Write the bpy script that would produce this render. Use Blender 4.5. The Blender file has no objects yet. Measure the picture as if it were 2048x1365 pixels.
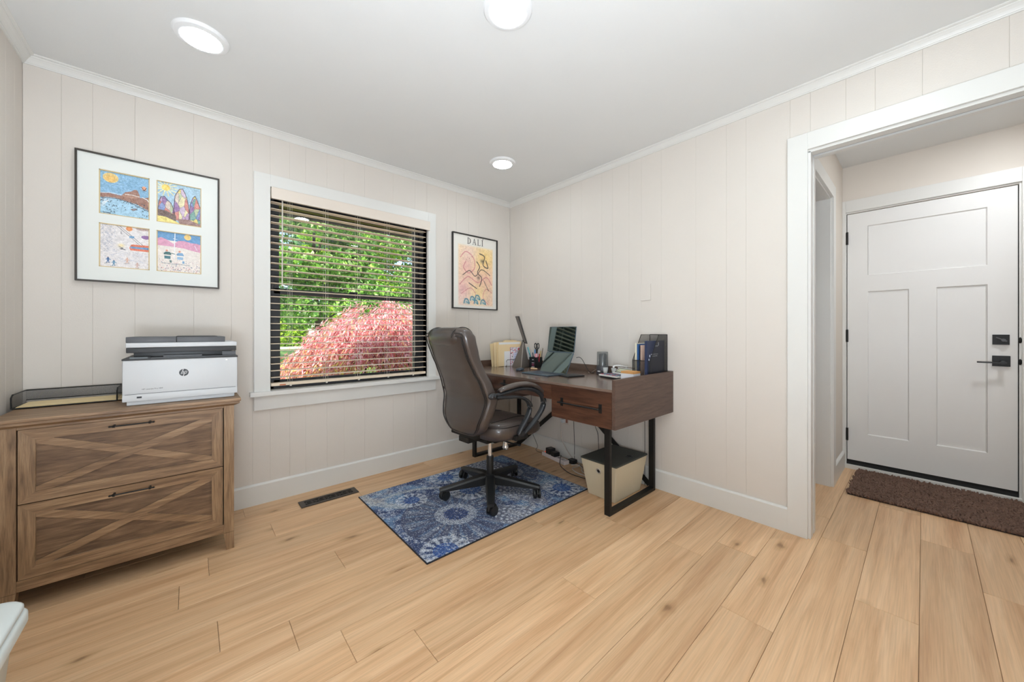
import bpy, bmesh, math, random
import numpy as np
from mathutils import Vector, Matrix

# ------------------------------------------------------------------ camera, world, light, exposure
SC = bpy.context.scene
COL = SC.collection
cam_d = bpy.data.cameras.new('camera'); cam = bpy.data.objects.new('camera', cam_d); COL.objects.link(cam)
cam.location = (-2.467, -2.818, 1.10)
cam.rotation_euler = (math.radians(90), 0, -math.atan2(0.6629, 0.7487))
cam_d.sensor_width = 36; cam_d.lens = 728.6 / 2048 * 36; cam_d.shift_y = -18.5 / 2048
cam_d.clip_start = 0.02; cam_d.clip_end = 300
SC.camera = cam
SC.view_settings.view_transform = 'Standard'; SC.view_settings.look = 'None'
SC.view_settings.gamma = 1; SC.view_settings.use_curve_mapping = False
SC.view_settings.exposure = 0.19
LED = 53.0            # emission of the ceiling diffusers
SKY = 0.42
SUN = 9.0
ADDED_FILL = 56
world = bpy.data.worlds.new('sky'); SC.world = world; world.use_nodes = True
wn = world.node_tree.nodes; wl = world.node_tree.links; wn.clear()
sky = wn.new('ShaderNodeTexSky'); sky.sky_type = 'NISHITA'; sky.sun_disc = False
sky.sun_elevation = math.radians(52); sky.sun_rotation = math.radians(260); sky.altitude = 200
bg = wn.new('ShaderNodeBackground'); bg.inputs['Strength'].default_value = SKY
wo = wn.new('ShaderNodeOutputWorld'); wl.new(sky.outputs[0], bg.inputs[0]); wl.new(bg.outputs[0], wo.inputs[0])
sun_d = bpy.data.lights.new('sun', 'SUN'); sun_d.energy = SUN; sun_d.angle = 0.01; sun_d.color = (1, .95, .86)
sun = bpy.data.objects.new('sun', sun_d); COL.objects.link(sun); sun.location = (-8, -2, 12)
sun.rotation_euler = Vector((0.45, 0.55, -0.70)).to_track_quat('-Z', 'Y').to_euler()

# added unseen soft fill behind the camera, turned up to brighten the ceiling
bl_d = bpy.data.lights.new('added_fill_lamp', 'AREA'); bl_d.shape = 'DISK'; bl_d.size = .7; bl_d.energy = ADDED_FILL; bl_d.color = (.83, .95, 1.08)
blo = bpy.data.objects.new('added_fill_lamp', bl_d); COL.objects.link(blo); blo.location = (-2.62, -3.05, .75)
blo.rotation_euler = Vector((.25, .25, 1)).to_track_quat('-Z', 'Y').to_euler()

# ------------------------------------------------------------------ helpers
def lin(c):
    return tuple(((v / 255) / 12.92 if v / 255 <= .04045 else ((v / 255 + .055) / 1.055) ** 2.4) for v in c[:3])
MATS = {}
def mat(name, c=(200, 200, 200), rough=.5, metal=0, bump=0, bscale=60, var=0, vscale=4, spec=.5, emit=None, coat=0, alpha=None, trans=0):
    if name in MATS: return MATS[name]
    m = bpy.data.materials.new(name); m.use_nodes = True; MATS[name] = m
    nt = m.node_tree; n = nt.nodes; l = nt.links; b = n['Principled BSDF']
    b.inputs['Base Color'].default_value = (*lin(c), 1); b.inputs['Roughness'].default_value = rough
    b.inputs['Metallic'].default_value = metal; b.inputs['Specular IOR Level'].default_value = spec
    b.inputs['Coat Weight'].default_value = coat; b.inputs['Transmission Weight'].default_value = trans
    if emit: b.inputs['Emission Color'].default_value = (*lin(emit[0]), 1); b.inputs['Emission Strength'].default_value = emit[1]
    if alpha is not None: b.inputs['Alpha'].default_value = alpha
    tc = n.new('ShaderNodeTexCoord')
    nz = n.new('ShaderNodeTexNoise'); nz.inputs['Scale'].default_value = vscale; nz.inputs['Detail'].default_value = 4
    l.new(tc.outputs['Object'], nz.inputs['Vector'])
    mx = n.new('ShaderNodeMixRGB'); mx.blend_type = 'MULTIPLY'; mx.inputs[0].default_value = 1
    mx.inputs[1].default_value = (*lin(c), 1)
    cr = n.new('ShaderNodeValToRGB'); v = max(var, .012)
    cr.color_ramp.elements[0].position = .3; cr.color_ramp.elements[0].color = (1 - v, 1 - v, 1 - v, 1)
    cr.color_ramp.elements[1].position = .7; cr.color_ramp.elements[1].color = (1, 1, 1, 1)
    l.new(nz.outputs['Fac'], cr.inputs[0]); l.new(cr.outputs[0], mx.inputs[2]); l.new(mx.outputs[0], b.inputs['Base Color'])
    if bump:
        n2 = n.new('ShaderNodeTexNoise'); n2.inputs['Scale'].default_value = bscale; n2.inputs['Detail'].default_value = 3
        l.new(tc.outputs['Object'], n2.inputs['Vector'])
        bp = n.new('ShaderNodeBump'); bp.inputs['Strength'].default_value = bump; bp.inputs['Distance'].default_value = .002
        l.new(n2.outputs['Fac'], bp.inputs['Height']); l.new(bp.outputs[0], b.inputs['Normal'])
    return m
def wood(name, dark, mid, light, axis=0, stretch=14, scale=3.0, rough=.45, knots=0, rnd=True, fine=.25, coat=0, tone=.12, bump=.15):
    if name in MATS: return MATS[name]
    m = bpy.data.materials.new(name); m.use_nodes = True; MATS[name] = m
    nt = m.node_tree; n = nt.nodes; l = nt.links; b = n['Principled BSDF']
    tc = n.new('ShaderNodeTexCoord'); oi = n.new('ShaderNodeObjectInfo')
    ad = n.new('ShaderNodeVectorMath'); ad.operation = 'ADD'
    ml = n.new('ShaderNodeVectorMath'); ml.operation = 'SCALE'; ml.inputs[3].default_value = 37.0 if rnd else 0
    cx = n.new('ShaderNodeCombineXYZ')
    for i in range(3): l.new(oi.outputs['Random'], cx.inputs[i])
    l.new(cx.outputs[0], ml.inputs[0]); l.new(tc.outputs['Object'], ad.inputs[0]); l.new(ml.outputs[0], ad.inputs[1])
    mp = n.new('ShaderNodeMapping'); s = [stretch] * 3; s[axis] = 1.0
    mp.inputs['Scale'].default_value = s; l.new(ad.outputs[0], mp.inputs['Vector'])
    n1 = n.new('ShaderNodeTexNoise'); n1.inputs['Scale'].default_value = scale; n1.inputs['Detail'].default_value = 5
    n1.inputs['Roughness'].default_value = .55; n1.inputs['Distortion'].default_value = .6
    l.new(mp.outputs[0], n1.inputs['Vector'])
    cr = n.new('ShaderNodeValToRGB'); e = cr.color_ramp.elements
    e[0].position = .28; e[0].color = (*lin(dark), 1); e[1].position = .74; e[1].color = (*lin(light), 1)
    k = e.new(.5); k.color = (*lin(mid), 1)
    l.new(n1.outputs['Fac'], cr.inputs[0])
    mp2 = n.new('ShaderNodeMapping'); s2 = [stretch * 9] * 3; s2[axis] = 4; mp2.inputs['Scale'].default_value = s2
    l.new(ad.outputs[0], mp2.inputs['Vector'])
    n2 = n.new('ShaderNodeTexNoise'); n2.inputs['Scale'].default_value = scale; n2.inputs['Detail'].default_value = 3
    l.new(mp2.outputs[0], n2.inputs['Vector'])
    r2 = n.new('ShaderNodeValToRGB'); r2.color_ramp.elements[0].position = .35; r2.color_ramp.elements[1].position = .6
    r2.color_ramp.elements[0].color = (1 - fine,) * 3 + (1,); r2.color_ramp.elements[1].color = (1, 1, 1, 1)
    l.new(n2.outputs['Fac'], r2.inputs[0])
    mx = n.new('ShaderNodeMixRGB'); mx.blend_type = 'MULTIPLY'; mx.inputs[0].default_value = 1
    l.new(cr.outputs[0], mx.inputs[1]); l.new(r2.outputs[0], mx.inputs[2]); out = mx.outputs[0]
    if knots:
        mp3 = n.new('ShaderNodeMapping'); s3 = [3.1] * 3; s3[axis] = 1.15; mp3.inputs['Scale'].default_value = s3
        l.new(ad.outputs[0], mp3.inputs['Vector'])
        wz = n.new('ShaderNodeTexNoise'); wz.inputs['Scale'].default_value = 7; l.new(mp3.outputs[0], wz.inputs['Vector'])
        wm = n.new('ShaderNodeVectorMath'); wm.operation = 'SCALE'; wm.inputs[3].default_value = .12
        l.new(wz.outputs['Color'], wm.inputs[0]); wa = n.new('ShaderNodeVectorMath'); wa.operation = 'ADD'
        l.new(mp3.outputs[0], wa.inputs[0]); l.new(wm.outputs[0], wa.inputs[1])
        vo = n.new('ShaderNodeTexVoronoi'); vo.voronoi_dimensions = '2D'; vo.inputs['Scale'].default_value = 1.0; l.new(wa.outputs[0], vo.inputs['Vector'])
        r3 = n.new('ShaderNodeValToRGB'); r3.color_ramp.elements[0].position = .012; r3.color_ramp.elements[1].position = .085
        r3.color_ramp.elements[0].color = (.42, .36, .30, 1); r3.color_ramp.elements[1].color = (1, 1, 1, 1)
        q = r3.color_ramp.elements.new(.035); q.color = (.80, .76, .70, 1)
        l.new(vo.outputs['Distance'], r3.inputs[0])
        m3 = n.new('ShaderNodeMixRGB'); m3.blend_type = 'MULTIPLY'; m3.inputs[0].default_value = knots
        l.new(out, m3.inputs[1]); l.new(r3.outputs[0], m3.inputs[2]); out = m3.outputs[0]
    if tone:
        hs = n.new('ShaderNodeHueSaturation'); mr = n.new('ShaderNodeMapRange')
        mr.inputs[3].default_value = 1 - tone; mr.inputs[4].default_value = 1 + tone * .5
        l.new(oi.outputs['Random'], mr.inputs[0]); l.new(mr.outputs[0], hs.inputs['Value']); l.new(out, hs.inputs['Color']); out = hs.outputs[0]
    l.new(out, b.inputs['Base Color']); b.inputs['Roughness'].default_value = rough; b.inputs['Coat Weight'].default_value = coat
    b.inputs['Coat Roughness'].default_value = .15
    bp = n.new('ShaderNodeBump'); bp.inputs['Strength'].default_value = bump; bp.inputs['Distance'].default_value = .001
    l.new(n2.outputs['Fac'], bp.inputs['Height']); l.new(bp.outputs[0], b.inputs['Normal'])
    return m

def box(bm, x0, x1, y0, y1, z0, z1, bev=0, M=None):
    r = bmesh.ops.create_cube(bm, size=1); vs = r['verts']
    bmesh.ops.scale(bm, vec=(x1 - x0, y1 - y0, z1 - z0), verts=vs)
    bmesh.ops.translate(bm, vec=((x0 + x1) / 2, (y0 + y1) / 2, (z0 + z1) / 2), verts=vs)
    if bev:
        es = list({e for v in vs for e in v.link_edges})
        rr = bmesh.ops.bevel(bm, geom=es, offset=bev, segments=2, profile=.6, affect='EDGES')
        vs = list({v for f in rr['faces'] for v in f.verts} | {v for v in vs if v.is_valid})
    if M is not None: bmesh.ops.transform(bm, matrix=M, verts=vs)
    return vs
def cyl(bm, c, r, h, seg=24, r2=None, M=None, cap=True):
    rr = bmesh.ops.create_cone(bm, cap_ends=cap, segments=seg, radius1=r, radius2=r if r2 is None else r2, depth=h)
    vs = rr['verts']; bmesh.ops.translate(bm, vec=(c[0], c[1], c[2] + h / 2), verts=vs)
    if M is not None: bmesh.ops.transform(bm, matrix=M, verts=vs)
    return vs
def ball(bm, c, r, s=(1, 1, 1), seg=16):
    vs = bmesh.ops.create_uvsphere(bm, u_segments=seg, v_segments=seg // 2, radius=r)['verts']
    bmesh.ops.scale(bm, vec=s, verts=vs); bmesh.ops.translate(bm, vec=c, verts=vs); return vs
def smooth_path(pts, n=6):
    P = [Vector(p) for p in pts]; out = []
    for i in range(len(P) - 1):
        a = P[max(i - 1, 0)]; b = P[i]; c = P[i + 1]; d = P[min(i + 2, len(P) - 1)]
        for k in range(n):
            t = k / n
            out.append(.5 * ((2 * b) + (c - a) * t + (2 * a - 5 * b + 4 * c - d) * t * t + (3 * b - a - 3 * c + d) * t ** 3))
    out.append(P[-1]); return out
def tube(bm, pts, r, seg=8, sm=6, flat=None, closed=False, up=(0, 0, 1)):
    """sweep an ellipse (r, flat) along pts; r may be a list (per control point)"""
    P = smooth_path(pts, sm) if sm else [Vector(p) for p in pts]
    n = len(P)
    def rad(i, a):
        if isinstance(a, (list, tuple)):
            t = i / (n - 1) * (len(a) - 1); k = min(int(t), len(a) - 2); return a[k] + (a[k + 1] - a[k]) * (t - k)
        return a
    rings = []; prev = None
    for i, p in enumerate(P):
        if closed: d = (P[(i + 1) % n] - P[i - 1])
        else: d = (P[min(i + 1, n - 1)] - P[max(i - 1, 0)])
        d.normalize(); U = Vector(up)
        s = d.cross(U)
        if s.length < .05: s = prev.copy() if prev else d.cross(Vector((1, 0, 0)))
        s.normalize(); prev = s; w = s.cross(d)
        ra = rad(i, r); rb = rad(i, flat) if flat is not None else ra
        rings.append([bm.verts.new(p + s * (math.cos(2 * math.pi * k / seg) * ra) + w * (math.sin(2 * math.pi * k / seg) * rb)) for k in range(seg)])
    m = n if closed else n - 1
    for i in range(m):
        a, b = rings[i], rings[(i + 1) % n]
        for k in range(seg):
            bm.faces.new((a[k], a[(k + 1) % seg], b[(k + 1) % seg], b[k]))
    if not closed:
        bm.faces.new(rings[0][::-1]); bm.faces.new(rings[-1])
def prism(bm, poly, t, M=None):
    """polygon in local XY extruded by t along +Z"""
    a = [bm.verts.new((x, y, 0)) for x, y in poly]; b = [bm.verts.new((x, y, t)) for x, y in poly]; n = len(poly)
    bm.faces.new(a[::-1]); bm.faces.new(b)
    for i in range(n): bm.faces.new((a[i], a[(i + 1) % n], b[(i + 1) % n], b[i]))
    if M is not None: bmesh.ops.transform(bm, matrix=M, verts=a + b)
    return a + b
def lathe(bm, prof, c=(0, 0, 0), seg=32, M=None):
    rings = []
    for r, z in prof:
        rings.append([bm.verts.new((c[0] + r * math.cos(2 * math.pi * k / seg), c[1] + r * math.sin(2 * math.pi * k / seg), c[2] + z)) for k in range(seg)])
    for a, b in zip(rings, rings[1:]):
        for k in range(seg): bm.faces.new((a[k], a[(k + 1) % seg], b[(k + 1) % seg], b[k]))
    if prof[0][0] > 1e-5: bm.faces.new(rings[0][::-1])
    if prof[-1][0] > 1e-5: bm.faces.new(rings[-1])
    vs = [v for r in rings for v in r]
    bmesh.ops.remove_doubles(bm, verts=vs, dist=1e-6)
    if M is not None: bmesh.ops.transform(bm, matrix=M, verts=[v for v in vs if v.is_valid])
def mesh(name, bm, m, parent=None, smooth=False, loc=None, subsurf=0, angle=None):
    bmesh.ops.recalc_face_normals(bm, faces=bm.faces)
    me = bpy.data.meshes.new(name); bm.to_mesh(me); bm.free()
    if m: me.materials.append(m)
    if smooth: me.shade_smooth()
    if smooth and angle:
        me.set_sharp_from_angle(angle=math.radians(angle))
    o = bpy.data.objects.new(name, me); COL.objects.link(o)
    if parent: o.parent = parent
    if loc: o.location = loc
    if subsurf:
        s = o.modifiers.new('sub', 'SUBSURF'); s.levels = subsurf; s.render_levels = subsurf
    return o
def B(name, m, boxes, parent=None, bev=0, M=None, **kw):
    bm = bmesh.new()
    for b in boxes: box(bm, *b, bev=bev, M=M)
    return mesh(name, bm, m, parent, **kw)
def thing(name, label, cat, loc=(0, 0, 0), rz=0, group=None):
    o = bpy.data.objects.new(name, None); COL.objects.link(o); o.location = loc; o.rotation_euler = (0, 0, rz)
    o.empty_display_size = .05; o['label'] = label; o['category'] = cat
    if group: o['group'] = group
    return o
def tag(o, label, cat, group=None, kind=None):
    o['label'] = label; o['category'] = cat
    if group: o['group'] = group
    if kind: o['kind'] = kind
    return o
def st(o): o['kind'] = 'structure'; return o
def sempty(name):
    o = bpy.data.objects.new(name, None); COL.objects.link(o); o.empty_display_size = .05; o['kind'] = 'structure'; return o
def text(name, s, size, m, parent, M, ext=.0002, sp=1.0):
    c = bpy.data.curves.new('t', 'FONT'); c.body = s; c.size = size; c.extrude = ext; c.align_x = 'CENTER'; c.align_y = 'CENTER'; c.space_character = sp
    c.resolution_u = 3
    o = bpy.data.objects.new('t', c); COL.objects.link(o)
    dg = bpy.context.evaluated_depsgraph_get(); me = bpy.data.meshes.new_from_object(o.evaluated_get(dg))
    bpy.data.objects.remove(o); bpy.data.curves.remove(c)
    me.transform(M); me.materials.clear(); me.materials.append(m); me.name = name
    t = bpy.data.objects.new(name, me); COL.objects.link(t); t.parent = parent; return t
def face_M(o, ux, uy):
    """matrix sending local x->ux, y->uy, z->ux x uy, origin o"""
    X = Vector(ux).normalized(); Y = Vector(uy).normalized(); Z = X.cross(Y)
    return Matrix(((X.x, Y.x, Z.x, o[0]), (X.y, Y.y, Z.y, o[1]), (X.z, Y.z, Z.z, o[2]), (0, 0, 0, 1)))

# ---- painted flat prints: a fine grid mesh carrying a colour attribute
def paint_mat(name, rough=.6, bump=0):
    if name in MATS: return MATS[name]
    m = bpy.data.materials.new(name); m.use_nodes = True; MATS[name] = m
    n = m.node_tree.nodes; l = m.node_tree.links; b = n['Principled BSDF']
    a = n.new('ShaderNodeAttribute'); a.attribute_name = 'print'
    l.new(a.outputs['Color'], b.inputs['Base Color']); b.inputs['Roughness'].default_value = rough
    if bump:
        tc = n.new('ShaderNodeTexCoord'); nz = n.new('ShaderNodeTexNoise'); nz.inputs['Scale'].default_value = 400
        l.new(tc.outputs['Object'], nz.inputs['Vector']); bp = n.new('ShaderNodeBump'); bp.inputs['Strength'].default_value = bump
        bp.inputs['Distance'].default_value = .002; l.new(nz.outputs['Fac'], bp.inputs['Height']); l.new(bp.outputs[0], b.inputs['Normal'])
    return m
def printed(name, img, M, w, h, m, parent):
    """img: (H,W,3) sRGB 0..255, row 0 on top; local x in 0..w, y in 0..h"""
    H, W = img.shape[:2]
    xs = np.linspace(0, w, W); ys = np.linspace(h, 0, H)
    X, Y = np.meshgrid(xs, ys); co = np.stack([X.ravel(), Y.ravel(), np.zeros(H * W)], 1)
    R = np.array(M); co = co @ R[:3, :3].T + R[:3, 3]
    idx = np.arange(H * W).reshape(H, W)
    q = np.stack([idx[:-1, :-1].ravel(), idx[1:, :-1].ravel(), idx[1:, 1:].ravel(), idx[:-1, 1:].ravel()], 1)
    return npmesh(name, co, q, m, parent, img.reshape(-1, 3))
def npmesh(name, co, quads, m, parent=None, cols=None):
    me = bpy.data.meshes.new(name)
    k = quads.shape[1]; nf = len(quads)
    me.vertices.add(len(co)); me.vertices.foreach_set('co', co.astype(np.float32).ravel())
    me.loops.add(nf * k); me.loops.foreach_set('vertex_index', quads.astype(np.int32).ravel())
    me.polygons.add(nf); me.polygons.foreach_set('loop_start', np.arange(0, nf * k, k, dtype=np.int32))
    me.update(calc_edges=True)
    if cols is not None:
        c = cols / 255.0; c = np.where(c <= .04045, c / 12.92, ((c + .055) / 1.055) ** 2.4)
        at = me.color_attributes.new('print', 'FLOAT_COLOR', 'POINT')
        at.data.foreach_set('color', np.concatenate([c, np.ones((len(c), 1))], 1).astype(np.float32).ravel())
    me.materials.append(m)
    o = bpy.data.objects.new(name, me); COL.objects.link(o)
    if parent: o.parent = parent
    return o
class Canvas:
    def __init__(s, W, H, c, seed=1):
        s.W, s.H = W, H; s.a = np.zeros((H, W, 3)) + np.array(c, float); s.r = np.random.RandomState(seed)
        s.x, s.y = np.meshgrid((np.arange(W) + .5) / W, (np.arange(H) + .5) / H)
    def put(s, mk, c, al=1.0):
        mk = (mk * al)[..., None]; s.a = s.a * (1 - mk) + np.array(c, float) * mk
    def ell(s, x, y, rx, ry, c, al=1.0): s.put((((s.x - x) / rx) ** 2 + ((s.y - y) / ry) ** 2 < 1).astype(float), c, al)
    def blob(s, x, y, rx, ry, c, al=1.0): s.put(np.exp(-(((s.x - x) / rx) ** 2 + ((s.y - y) / ry) ** 2)), c, al)
    def poly(s, pts, c, al=1.0):
        m = np.zeros((s.H, s.W), bool); n = len(pts)
        for i in range(n):
            x1, y1 = pts[i]; x2, y2 = pts[(i + 1) % n]
            if y1 == y2: continue
            cnd = ((s.y < y1) != (s.y < y2)) & (s.x < (x2 - x1) * (s.y - y1) / (y2 - y1) + x1); m ^= cnd
        s.put(m.astype(float), c, al)
    def line(s, pts, w, c, al=1.0):
        for (x1, y1), (x2, y2) in zip(pts, pts[1:]):
            asp = s.H / s.W
            dx, dy = x2 - x1, (y2 - y1) * asp; L = max(dx * dx + dy * dy, 1e-9)
            t = np.clip(((s.x - x1) * dx + (s.y - y1) * asp * dy) / L, 0, 1)
            d = np.hypot(s.x - x1 - t * dx, (s.y - y1) * asp - t * dy)
            s.put(np.clip((w - d) / (w * .5) + .5, 0, 1), c, al)
    def curve(s, pts, w, c, al=1.0):
        P = smooth_path([(x, y, 0) for x, y in pts], 6); s.line([(p.x, p.y) for p in P], w, c, al)
    def noise(s, k, amp):
        n = s.r.rand(k, max(2, int(k * s.W / s.H))); yi = np.linspace(0, n.shape[0] - 1.001, s.H); xi = np.linspace(0, n.shape[1] - 1.001, s.W)
        y0 = yi.astype(int); x0 = xi.astype(int); fy = (yi - y0)[:, None]; fx = (xi - x0)[None]
        v = n[y0][:, x0] * (1 - fy) * (1 - fx) + n[y0 + 1][:, x0] * fy * (1 - fx) + n[y0][:, x0 + 1] * (1 - fy) * fx + n[y0 + 1][:, x0 + 1] * fy * fx
        return (v - .5) * 2 * amp
    def scrib(s, amp):
        s.a = s.a * .84 + np.array((238, 232, 226)) * .16
        s.a = np.clip(s.a + s.noise(s.H // 2, amp * 1.5)[..., None] + s.noise(s.H // 6, amp)[..., None] + s.r.randn(s.H, s.W, 1) * amp * .5, 0, 255)

# ------------------------------------------------------------------ materials
WALL = mat('wall_paint', (219, 211, 202), .62, bump=.25, bscale=180, var=.02)
HWALL = mat('hall_paint', (222, 213, 202), .7, bump=.1, bscale=200)
CEIL = mat('ceiling_paint', (226, 226, 224), .8, bump=.15, bscale=150)
TRIM = mat('trim_white', (223, 221, 216), .38, bump=.05, bscale=90)
DOORW = mat('door_white', (232, 230, 227), .42)
PLANK = wood('floor_oak', (204, 158, 116), (226, 185, 142), (238, 201, 160), axis=0, stretch=18, scale=1.2, rough=.42, knots=.9, fine=.13, tone=.12, bump=.12)
SUBF = mat('subfloor', (96, 72, 52), .8)
RUST = wood('rustic_wood', (118, 90, 65), (152, 120, 89), (182, 150, 116), axis=0, stretch=13, scale=4.5, rough=.45, fine=.3, tone=.05)
RUSTV = wood('rustic_wood_upright', (116, 89, 64), (150, 119, 88), (178, 147, 113), axis=2, stretch=13, scale=4.5, rough=.45, fine=.3, tone=.05)
RUSTD = wood('rustic_wood_panel', (92, 69, 52), (124, 96, 71), (152, 121, 92), axis=0, stretch=10, scale=5, rough=.55, fine=.35, tone=.06)
DESK = wood('walnut_top_sheen', (98, 79, 69), (116, 96, 84), (132, 110, 97), axis=1, stretch=12, scale=3, rough=.25, fine=.14, tone=.03, coat=.4, bump=.04)  # walnut lightened in colour to stand in for reflections on the desktop
DESKF = wood('walnut_front', (60, 36, 26), (86, 55, 40), (112, 76, 56), axis=1, stretch=9, scale=3.5, rough=.38, fine=.3, tone=.06)
DESKS = wood('walnut_side', (74, 56, 48), (92, 71, 61), (104, 82, 70), axis=0, stretch=14, scale=4, rough=.45, fine=.25, tone=.03)
BLK = mat('black_metal', (34, 33, 32), .45, .4, bump=.05)
BLKP = mat('black_plastic', (28, 29, 30), .42, bump=.1, bscale=300)
CHROME = mat('chrome', (225, 225, 225), .25, .75)
NICK = mat('brushed_metal', (200, 196, 188), .32, .8)
LEATH = mat('brown_leather', (72, 62, 57), .34, bump=.3, bscale=420, var=.12, vscale=7, spec=.6, coat=.35)
STITCH = mat('leather_piping', (36, 31, 29), .4, bump=.2, bscale=500)
GREYP = mat('charcoal_plastic', (82, 83, 86), .45, bump=.08, bscale=300)
DGREYP = mat('dark_charcoal_plastic', (50, 51, 53), .5)
WHITP = mat('printer_white', (209, 211, 213), .42)
GLASSM = None

# ------------------------------------------------------------------ floor
FX0, FX1, FY0, FY1 = -3.057, 1.60, -4.0, 0.0
fl = st(B('floor', SUBF, [(-3.2, 1.65, -4.15, .15, -.06, -.012)]))
rng = random.Random(5)
W_P = .1768; LP = 1.22
joints = {-2: .43, -1: -.42, 0: -1.15, 1: -.87, 2: -1.622, 3: -1.805, 4: -1.217, 5: -1.847, 6: -2.05, 7: -2.183, 8: -2.388, 9: -1.923, 10: -1.28, 11: -2.4, 12: -.9, 13: -1.6, -3: .04, -4: -.25, -5: -.9, -6: -1.4, -7: -2, -8: -1.1, -9: -.5}
for k in range(-9, 15):
    ytop = -2.454 + W_P * k + W_P * 0; y1 = min(ytop, FY1); y0 = max(ytop - W_P, FY0)
    if y1 - y0 < .02: continue
    j = joints.get(k, -1.0)
    if k == 0: j = -1.15
    x = j
    while x > FX0: x -= LP
    while x < FX1:
        a, b = max(x, FX0), min(x + LP, FX1)
        if b - a > .02:
            cx, cy = (a + b) / 2, (y0 + y1) / 2; hx, hy = (b - a) / 2 - .0006, (y1 - y0) / 2 - .0006; bv = .0014
            bm = bmesh.new()
            bot = [bm.verts.new((sx * hx, sy * hy, -.012)) for sx, sy in ((-1, -1), (1, -1), (1, 1), (-1, 1))]
            mid = [bm.verts.new((sx * hx, sy * hy, -bv * .6)) for sx, sy in ((-1, -1), (1, -1), (1, 1), (-1, 1))]
            top = [bm.verts.new((sx * (hx - bv), sy * (hy - bv), 0)) for sx, sy in ((-1, -1), (1, -1), (1, 1), (-1, 1))]
            bm.faces.new(top)
            for i in range(4):
                bm.faces.new((bot[i], bot[(i + 1) % 4], mid[(i + 1) % 4], mid[i])); bm.faces.new((mid[i], mid[(i + 1) % 4], top[(i + 1) % 4], top[i]))
            mesh('plank', bm, PLANK, fl, loc=(cx, cy, 0))
        x += LP

# ------------------------------------------------------------------ walls built of grooved boards
T = .009
def board(parent, axis, a, b, z0, z1, plane):
    """V-grooved board; axis 'x': lies in plane y=plane facing -y ; 'y': plane x=plane facing -x ; 'Y': plane facing +x"""
    g = .0001; c = .0011
    bm = bmesh.new(); a += g; b -= g
    def P(u, d, z):
        if axis == 'x': return (u, plane + d, z)
        if axis == 'y': return (plane + d, u, z)
        return (plane - d, u, z)
    v = [[bm.verts.new(P(u, d, z)) for u, d in ((a, T), (a, c), (a + c, 0), (b - c, 0), (b, c), (b, T))] for z in (z0, z1)]
    for i in range(5): bm.faces.new((v[0][i], v[0][i + 1], v[1][i + 1], v[1][i]))
    bm.faces.new(v[1]); bm.faces.new(v[0][::-1])
    return mesh('wall_board', bm, WALL, parent)
ZC = 2.41; WX0, WX1, WZ0, WZ1 = -2.074, -.943, .700, 2.042
wa = st(B('wall_back', WALL, [(-3.2, WX0, T, .14, 0, 2.5), (WX1, .14, T, .14, 0, 2.5), (WX0, WX1, T, .14, 0, WZ0), (WX0, WX1, T, .14, WZ1, 2.5)]))
gA = [-3.057, -2.94, -2.838, -2.687, -2.448, -2.274, -2.168, -1.963, -1.869, -1.732, -1.618, -1.470, -1.244, -1.055, -.952, -.743, -.649, -.512, -.398, -.248, -.024, 0]
for a, b in zip(gA, gA[1:]):
    lo, hi = max(a, WX0), min(b, WX1)
    if hi - lo > .001 and not (hi - lo < b - a - .001):
        board(wa, 'x', a, b, 0, WZ0, 0); board(wa, 'x', a, b, WZ1, ZC, 0)
    elif hi - lo > .001:      # a board cut by the window: full height beside it
        if a < WX0: board(wa, 'x', a, WX0, 0, ZC, 0); board(wa, 'x', WX0, b, 0, WZ0, 0); board(wa, 'x', WX0, b, WZ1, ZC, 0)
        else: board(wa, 'x', WX1, b, 0, ZC, 0); board(wa, 'x', a, WX1, 0, WZ0, 0); board(wa, 'x', a, WX1, WZ1, ZC, 0)
    else: board(wa, 'x', a, b, 0, ZC, 0)
OY0, OY1, OZ = -3.22, -2.411, 2.066        # opening in the right wall
WT = .115
wb = st(B('wall_right', WALL, [(T, WT, OY1, .14, 0, 2.5), (T, WT, OY0, OY1, OZ, 2.5), (T, WT, -3.6, OY0, 0, 2.5)]))
gB = [0, -.19, -.416, -.646, -.797, -.913, -1.116, -1.213, -1.355, -1.456, -1.606, -1.837, -2.017, -2.122, -2.333, -2.42, -2.56, -2.664, -2.815, -3.047, -3.24, -3.35]
for b, a in zip(gB, gB[1:]):
    if b > OY1 and a > OY1: board(wb, 'y', a, b, 0, ZC, 0)
    elif a < OY0: board(wb, 'y', a, b, 2.1 if b > OY0 else 0, ZC, 0)
    elif b > OY1: board(wb, 'y', a, b, 2.1, ZC, 0); 
    else: board(wb, 'y', a, b, 2.1, ZC, 0)
wc = st(B('wall_left', WALL, [(-3.2, -3.057 - T, -3.6, .14, 0, 2.5)]))
gC = [0, -.105, -.21, -.36, -.60, -.775, -.88, -1.09, -1.18, -1.32, -1.43, -1.58, -1.80, -2.0, -2.1, -2.31, -2.4, -2.54, -2.65, -2.8, -3.02, -3.35]
for b, a in zip(gC, gC[1:]): board(wc, 'Y', a, b, 0, ZC, -3.057)
st(B('wall_front', WALL, [(-3.2, .14, -3.47, -3.35, 0, 2.5)]))
st(B('ceiling', CEIL, [(-3.2, .12, -3.47, .14, ZC, 2.56)]))
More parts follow.
